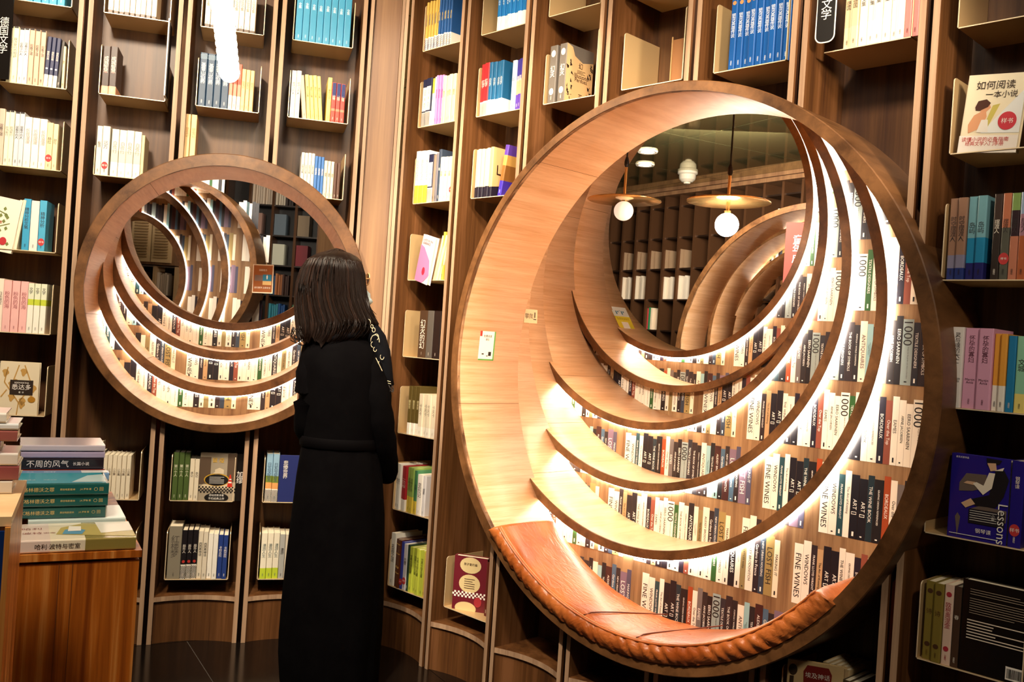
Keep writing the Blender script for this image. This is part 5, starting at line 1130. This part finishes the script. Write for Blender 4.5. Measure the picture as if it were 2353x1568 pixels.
# head
FA = math.radians(28); fd = Vector((math.cos(FA), math.sin(FA), -.05)).normalized(); sd = Vector((-math.sin(FA), math.cos(FA), 0)); HC = wp(773, 646, .03)
mb = MB(); nu, nv = 32, 22
for i in range(nv+1):
    t = pi*i/nv
    for k in range(nu):
        p = 2*pi*k/nu; x, y, z = math.sin(t)*math.cos(p), math.sin(t)*math.sin(p), math.cos(t)
        jaw = 1-.28*max(0, -z)**1.3; fx = x*.095*(jaw if x < 0 else 1-.10*max(0, -z)); fy = y*.074*jaw; fz = z*.108
        if x > 0:
            fx += .014*math.exp(-((y*.074)/.010)**2-((fz+.012)/.020)**2)          # nose
            fx -= .008*(math.exp(-((fy-.03)/.014)**2-((fz-.012)/.012)**2)+math.exp(-((fy+.03)/.014)**2-((fz-.012)/.012)**2))
            fx += .005*math.exp(-((fy)/.018)**2-((fz+.055)/.008)**2)
        v = HC+fd*fx+sd*fy+Z_*fz; mb.v.append(tuple(v))
for i in range(nv):
    for k in range(nu): k2 = (k+1) % nu; mb.f.append((i*nu+k, (i+1)*nu+k, (i+1)*nu+k2, i*nu+k2)); mb.m.append(0)
wobj('head', mb, SKIN)
for s in (-1, 1):
    mb = MB(); c = HC+fd*.083+sd*.03*s+Z_*.012; mb.sphere(tuple(c), .009, nu=12, nv=8); wobj('eye', mb, WHT)
    mb = MB(); c = HC+fd*.0905+sd*.03*s+Z_*.012; mb.sphere(tuple(c), .004, nu=10, nv=6); wobj('iris', mb, INK)
    mb = MB(); c = HC-fd*.004+sd*.076*s-Z_*.008; mb.sphere(tuple(c), .03, nu=14, nv=10, sq=(.45, .3, 1)); wobj('ear', mb, SKIN)
mb = MB(); c = HC+fd*.088-Z_*.058; mb.sphere(tuple(c), .02, nu=14, nv=8, sq=(.35, .7, .3)); wobj('mouth', mb, plain('a85a50', .5))
# glasses
mb = MB()
for s in (-1, 1):
    c = HC+fd*.105+sd*.033*s+Z_*.022
    mb.tube([c+sd*.024*math.cos(a)+Z_*.023*math.sin(a) for a in [2*pi*i/26 for i in range(27)]], .002, 6, caps=False)
    mb.tube([c+sd*.024*s, c+sd*.042*s-fd*.01, HC+sd*.078*s-fd*.0+Z_*.01], .0018, 5)
mb.tube([HC+fd*.107-sd*.009+Z_*.024, HC+fd*.108+sd*.009+Z_*.024], .0013, 5)
gl = wobj('glasses', mb, plain('e0b880', .3, .3))
gm = bpy.data.materials.new('lens_glass'); gm.use_nodes = True; gb = gm.node_tree.nodes['Principled BSDF']; gb.inputs['Transmission Weight'].default_value = 1; gb.inputs['Roughness'].default_value = 0; gb.inputs['IOR'].default_value = 1.05
for s in (-1, 1):
    mb = MB(); c = HC+fd*.105+sd*.033*s+Z_*.022; mb.quad([tuple(c+sd*.023*math.cos(a)+Z_*.022*math.sin(a)-BASE) for a in [2*pi*i/24 for i in range(24)]]); obj('lens', mb.mesh('lens', gm), gl)
# face mask
mb = MB(); n0 = 0; NU, NV = 16, 12
for i in range(NV+1):
    for k in range(NU+1):
        t = -.5+i/NV; s = -1+2*k/NU; z = -.06+t*.09; bulge = .030*(1-(2*t)**2)*(1-abs(s)**2)+.004*(1-s*s)+.004*math.cos(18*t)*(1-s*s)
        ph_ = s*1.15; fx = .1*math.cos(ph_*.95)+bulge+.004; fy = .078*math.sin(ph_); mb.v.append(tuple(HC+fd*(fx-.02*max(0, -t))+sd*fy+Z_*z))
for i in range(NV):
    for k in range(NU): mb.f.append((i*(NU+1)+k, i*(NU+1)+k+1, (i+1)*(NU+1)+k+1, (i+1)*(NU+1)+k)); mb.m.append(0)
wobj('face_mask', mb, plain('b8d2da', .6))
# hair: shell with the face left open, then locks
def hair_r(phi, z):
    """radius of the hair surface round the head axis at azimuth phi (from +X) and height z over HC"""
    return None
CR = wp(752, 592, -.01)
rows_ = [(575, 766, 786), (579, 748, 803), (586, 728, 818), (598, 708, 830), (615, 694, 838), (640, 683, 841), (670, 678, 840), (700, 676, 847), (722, 677, 858), (740, 679, 866), (758, 681, 856), (773, 683, 840), (787, 686, 815)]
mb = MB(); SG = 72; n0 = 0
for i, (y, l, r) in enumerate(rows_):
    A, B_ = wp(l, y), wp(r, y); c = (A+B_)/2; rx = (B_.x-A.x)/2; ry = min(.115, rx*1.12)
    for k in range(SG):
        a = 2*pi*k/SG; w_ = 1+.012*math.sin(17*a+i*.2)+.008*math.sin(31*a)
        if i == len(rows_)-1 or i == len(rows_)-2: w_ *= 1-.03*(k % 2)
        mb.v.append((c.x+rx*math.cos(a)*w_, c.y+.02+ry*math.sin(a)*w_, c.z+(.012*math.sin(9*a)+.008*math.sin(25*a) if i > 9 else 0)))
def in_face(k, i): a = 2*pi*(k+.5)/SG; d = (a-FA+pi) % (2*pi)-pi; return i >= 3 and -.62 < d < .85
for i in range(len(rows_)-1):
    for k in range(SG):
        if in_face(k, i): continue
        k2 = (k+1) % SG; mb.f.append((i*SG+k, (i+1)*SG+k, (i+1)*SG+k2, i*SG+k2)); mb.m.append(0)
mb.f.append(tuple(range(SG))); mb.m.append(0)
hair = wobj('hair', mb, HAIR)
r_ = random.Random(12)
def lock(aphi, r0, w0, out, mat_i, mb):
    pts = []; st = r_.uniform(0, 1); n_ = 11
    fl = r_.uniform(.97, 1.06); end = len(rows_)-1+r_.uniform(-.6, .5)
    px0 = 752+r_.uniform(-16, 26); sy = 577+abs(px0-772)*.33
    s0 = wp(px0, sy, .01+.06*math.sin(aphi)*0)
    for j in range(n_+1):
        f_ = j/n_*end; i = min(int(f_), len(rows_)-2); fr = f_-i
        y = rows_[i][0]*(1-fr)+rows_[i+1][0]*fr; l = rows_[i][1]*(1-fr)+rows_[i+1][1]*fr; r = rows_[i][2]*(1-fr)+rows_[i+1][2]*fr
        A, B_ = wp(l, y), wp(r, y); c = (A+B_)/2; rx = (B_.x-A.x)/2; ry = min(.115, rx*1.12)
        aa = aphi+.12*math.sin(j*.5+st*6)*(.3)+(-.18)*(1-j/n_)
        k = 1.0+.012+out*(j/n_)**2
        p = Vector((c.x+rx*k*math.cos(aa), c.y+.02+ry*k*math.sin(aa), c.z))
        if j < 3: p = s0.lerp(p, (j+.3)/3.2) + Z_*.0035*(3-j)
        pts.append(p)
    mb.tube(pts, [w0*(.6+.6*math.sin(pi*min(1, (q+1)/(n_))))*(1 if q < n_-1 else .35) for q in range(n_+1)], 5)
mba, mbb = MB(), MB()
for i in range(620):
    a = r_.uniform(0, 2*pi); d = (a-FA+pi) % (2*pi)-pi
    if -.55 < d < .8: continue
    lock(a, 0, r_.uniform(.0009, .0022), r_.uniform(-.02, .05), 0, mba if i % 7 else mbb)
for i in range(70):   # swept tips on the right and curled tips on the left
    a = FA-.62-r_.uniform(0, .7); lock(a, 0, r_.uniform(.0008, .0018), r_.uniform(.03, .13), 0, mba)
def sub_(nm, mb, mat): mb.v = [tuple(Vector(p)-BASE) for p in mb.v]; obj(nm, mb.mesh(nm, mat, True), hair, kind='stuff')
sub_('hair_strands', mba, HAIR); sub_('lighter_strands', mbb, HAIR2)
mb = MB()
for i in range(26):
    s0 = wp(690+r_.uniform(-10, 14), 765+r_.uniform(-15, 5), -.06); mb.tube([s0, s0+Vector((-.006, 0, -.015)), s0+Vector((r_.uniform(-.008, .01), 0, -.035)), s0+Vector((r_.uniform(.006, .03), 0, -.045))], [.0018, .0018, .0014, .0005], 5)
for i in range(40):
    s0 = wp(838+r_.uniform(-14, 12), 690+r_.uniform(-14, 22), -.02); e_ = wp(864+r_.uniform(-20, 4), 728+r_.uniform(-6, 14), -.02); m_ = s0.lerp(e_, .5)+Vector((-.006, 0, -.004)); mb.tube([s0, m_, e_], [.0016, .0014, .0004], 5)
sub_('loose_tips', mb, HAIR)
# neck collar, coat, sleeves
mb = MB()
loft(mb, [ring(748, 735, 832, .06, 0, .03), ring(764, 728, 842, .075, 0, .03), ring(776, 716, 850, .09, 0, .02), ring(788, 704, 858, .105, .001, .02), ring(800, 693, 872, .118, .001, .02), ring(830, 687, 878, .13, .002, .02),
          ring(870, 685, 880, .135, .003, .02), ring(930, 688, 880, .13, .005, .02), ring(985, 690, 876, .122, .007, .02), ring(1014, 692, 866, .118, .006, .02), ring(1040, 688, 870, .125, .011, .02), ring(1100, 678, 876, .14, .015, .02),
          ring(1180, 668, 880, .155, .018, .02), ring(1280, 656, 879, .17, .022, .02), ring(1380, 646, 876, .18, .026, .02), ring(1450, 641, 872, .185, .028, .02), ring(1492, 640, 868, .188, .03, .02), ring(1550, 643, 864, .19, .03, .02), ring(1572, 646, 862, .188, .03, .02), ring(1574, 656, 852, .17, .03, .02)], 64)
wobj('coat', mb, COAT)
def sleeve(pts, rad):
    mb = MB(); P_ = [wp(*p) for p in pts]; Q = []; R_ = []
    for i in range(len(P_)-1):
        for t in (0, .33, .66): Q.append(P_[i].lerp(P_[i+1], t)); R_.append((rad[i]*(1-t)+rad[i+1]*t)*(1+.05*math.sin(7*i+9*t)))
    Q.append(P_[-1]); R_.append(rad[-1]); mb.tube(Q, R_, 18); mb.sphere(tuple(P_[0]), rad[0]*1.0, nu=18, nv=12); wobj('sleeve', mb, COAT)
sleeve([(838, 815, .02), (856, 850, .0), (868, 915, -.02), (876, 975, -.01), (880, 1030, .03), (882, 1085, .09), (878, 1105, .12)], [.062, .060, .053, .05, .048, .044, .04])
sleeve([(728, 820, .0), (718, 860, -.02), (711, 925, -.03), (706, 985, .0), (710, 1035, .1), (722, 1060, .17)], [.06, .056, .05, .047, .043, .04])
mb = MB(); loft(mb, [ring(1004, 689, 869, .124, .004, .02), ring(1006, 687, 871, .127, .004, .02), ring(1026, 686, 872, .128, .004, .02), ring(1028, 688, 870, .125, .004, .02)], 48, cap=False); wobj('belt', mb, plain('030203', .8, spec=.05))
mb = MB(); mb.box(*[v for p in ((wp(892, 1096).x-.045, wp(892, 1096).x+.0), (DW-.05, DW+.02), (wp(892, 1150).z, wp(892, 1096).z)) for v in p]); 
for s, (x1, x2) in enumerate(((700, 716), (808, 806))):
    xt = wp(x1, 1430).x; xb = wp(x2, 1570).x
    mb = MB(); loft(mb, [((xt, DW+.03, wp(700, 1430).z), .085, .1, .01), ((xt, DW+.03, .25), .078, .085, .02), ((xb, DW+.03, .12), .07, .078, .02), ((xb, DW+.03, .05), .068, .078, .01)], 28); wobj('trouser_leg', mb, plain('040304', .8, spec=.1))
    mb = MB(); sx = xb+.03; loft(mb, [((sx, DW+.08, .0005), .05, .12, 0), ((sx, DW+.08, .02), .055, .125, 0), ((sx, DW+.075, .05), .048, .11, 0), ((sx-.02, DW+.04, .09), .042, .06, 0)], 24); wobj('shoe', mb, plain('050404', .35))
# scarf
mb = MB(); pts = [wp(*p) for p in ((812, 760, .0), (832, 757, -.01), (852, 759, .0), (866, 780, .0), (877, 812, -.005), (884, 845, -.01), (888, 872, -.005), (893, 888, .0))]
mb.tube(pts, [.02, .03, .036, .036, .034, .03, .026, .022], 16)
mb.tube([wp(*p) for p in ((722, 768, .04), (742, 772, -.055), (775, 774, -.07), (805, 768, -.06), (832, 760, -.035))], [.018, .02, .022, .024, .026], 14)
scarf = wobj('scarf', mb, NAVY)
mb = MB(); w2 = random.Random(5)
def curl(cx, cy, r, a0_, a1_, dy):
    mb.tube([wp(cx+r*math.cos(a)*.7, cy+r*math.sin(a), dy) for a in [a0_+(a1_-a0_)*i/12 for i in range(13)]], .0013, 5)
for cx, cy, r, a0_, a1_ in ((851, 742, 7, -2.5, .5), (859, 751, 4, 0, 6.2), (863, 759, 5, 0, 6.2), (866, 784, 14, -3.2, .2), (869, 775, 7, -2.6, 1.2), (861, 792, 6, 1.5, 4.6), (882, 820, 6, 0, 4), (866, 803, 5, 0, 4.5), (868, 828, 10, .2, 1.6)):
    curl(cx, cy, r, a0_, a1_, -.047)
mb.tube([wp(868, 822, -.05), wp(876, 838, -.05), wp(882, 852, -.045)], .0014, 5); mb.tube([wp(877, 874, -.032), wp(887, 873, -.032), wp(900, 877, -.03)], .0012, 5); mb.tube([wp(877, 879, -.032), wp(887, 878, -.032), wp(901, 882, -.03)], .0012, 5)
mb.v = [tuple(Vector(p)-BASE) for p in mb.v]; obj('woven_pattern', mb.mesh('woven_pattern', plain('cbbb9c', .8)), scarf, kind='stuff')
mb = MB()
for i in range(22):
    s0 = wp(880+w2.uniform(0, 22), 882+w2.uniform(-2, 4), w2.uniform(-.03, .01)); mb.tube([s0, s0+Vector((w2.uniform(-.004, .008), 0, -.012)), s0+Vector((w2.uniform(-.004, .018), 0, w2.uniform(-.03, -.02)))], .0014, 4)
mb.v = [tuple(Vector(p)-BASE) for p in mb.v]; obj('tassels', mb.mesh('tassels', plain('2a2624', .8)), scarf, kind='stuff')
# faint dust of wear: nothing further
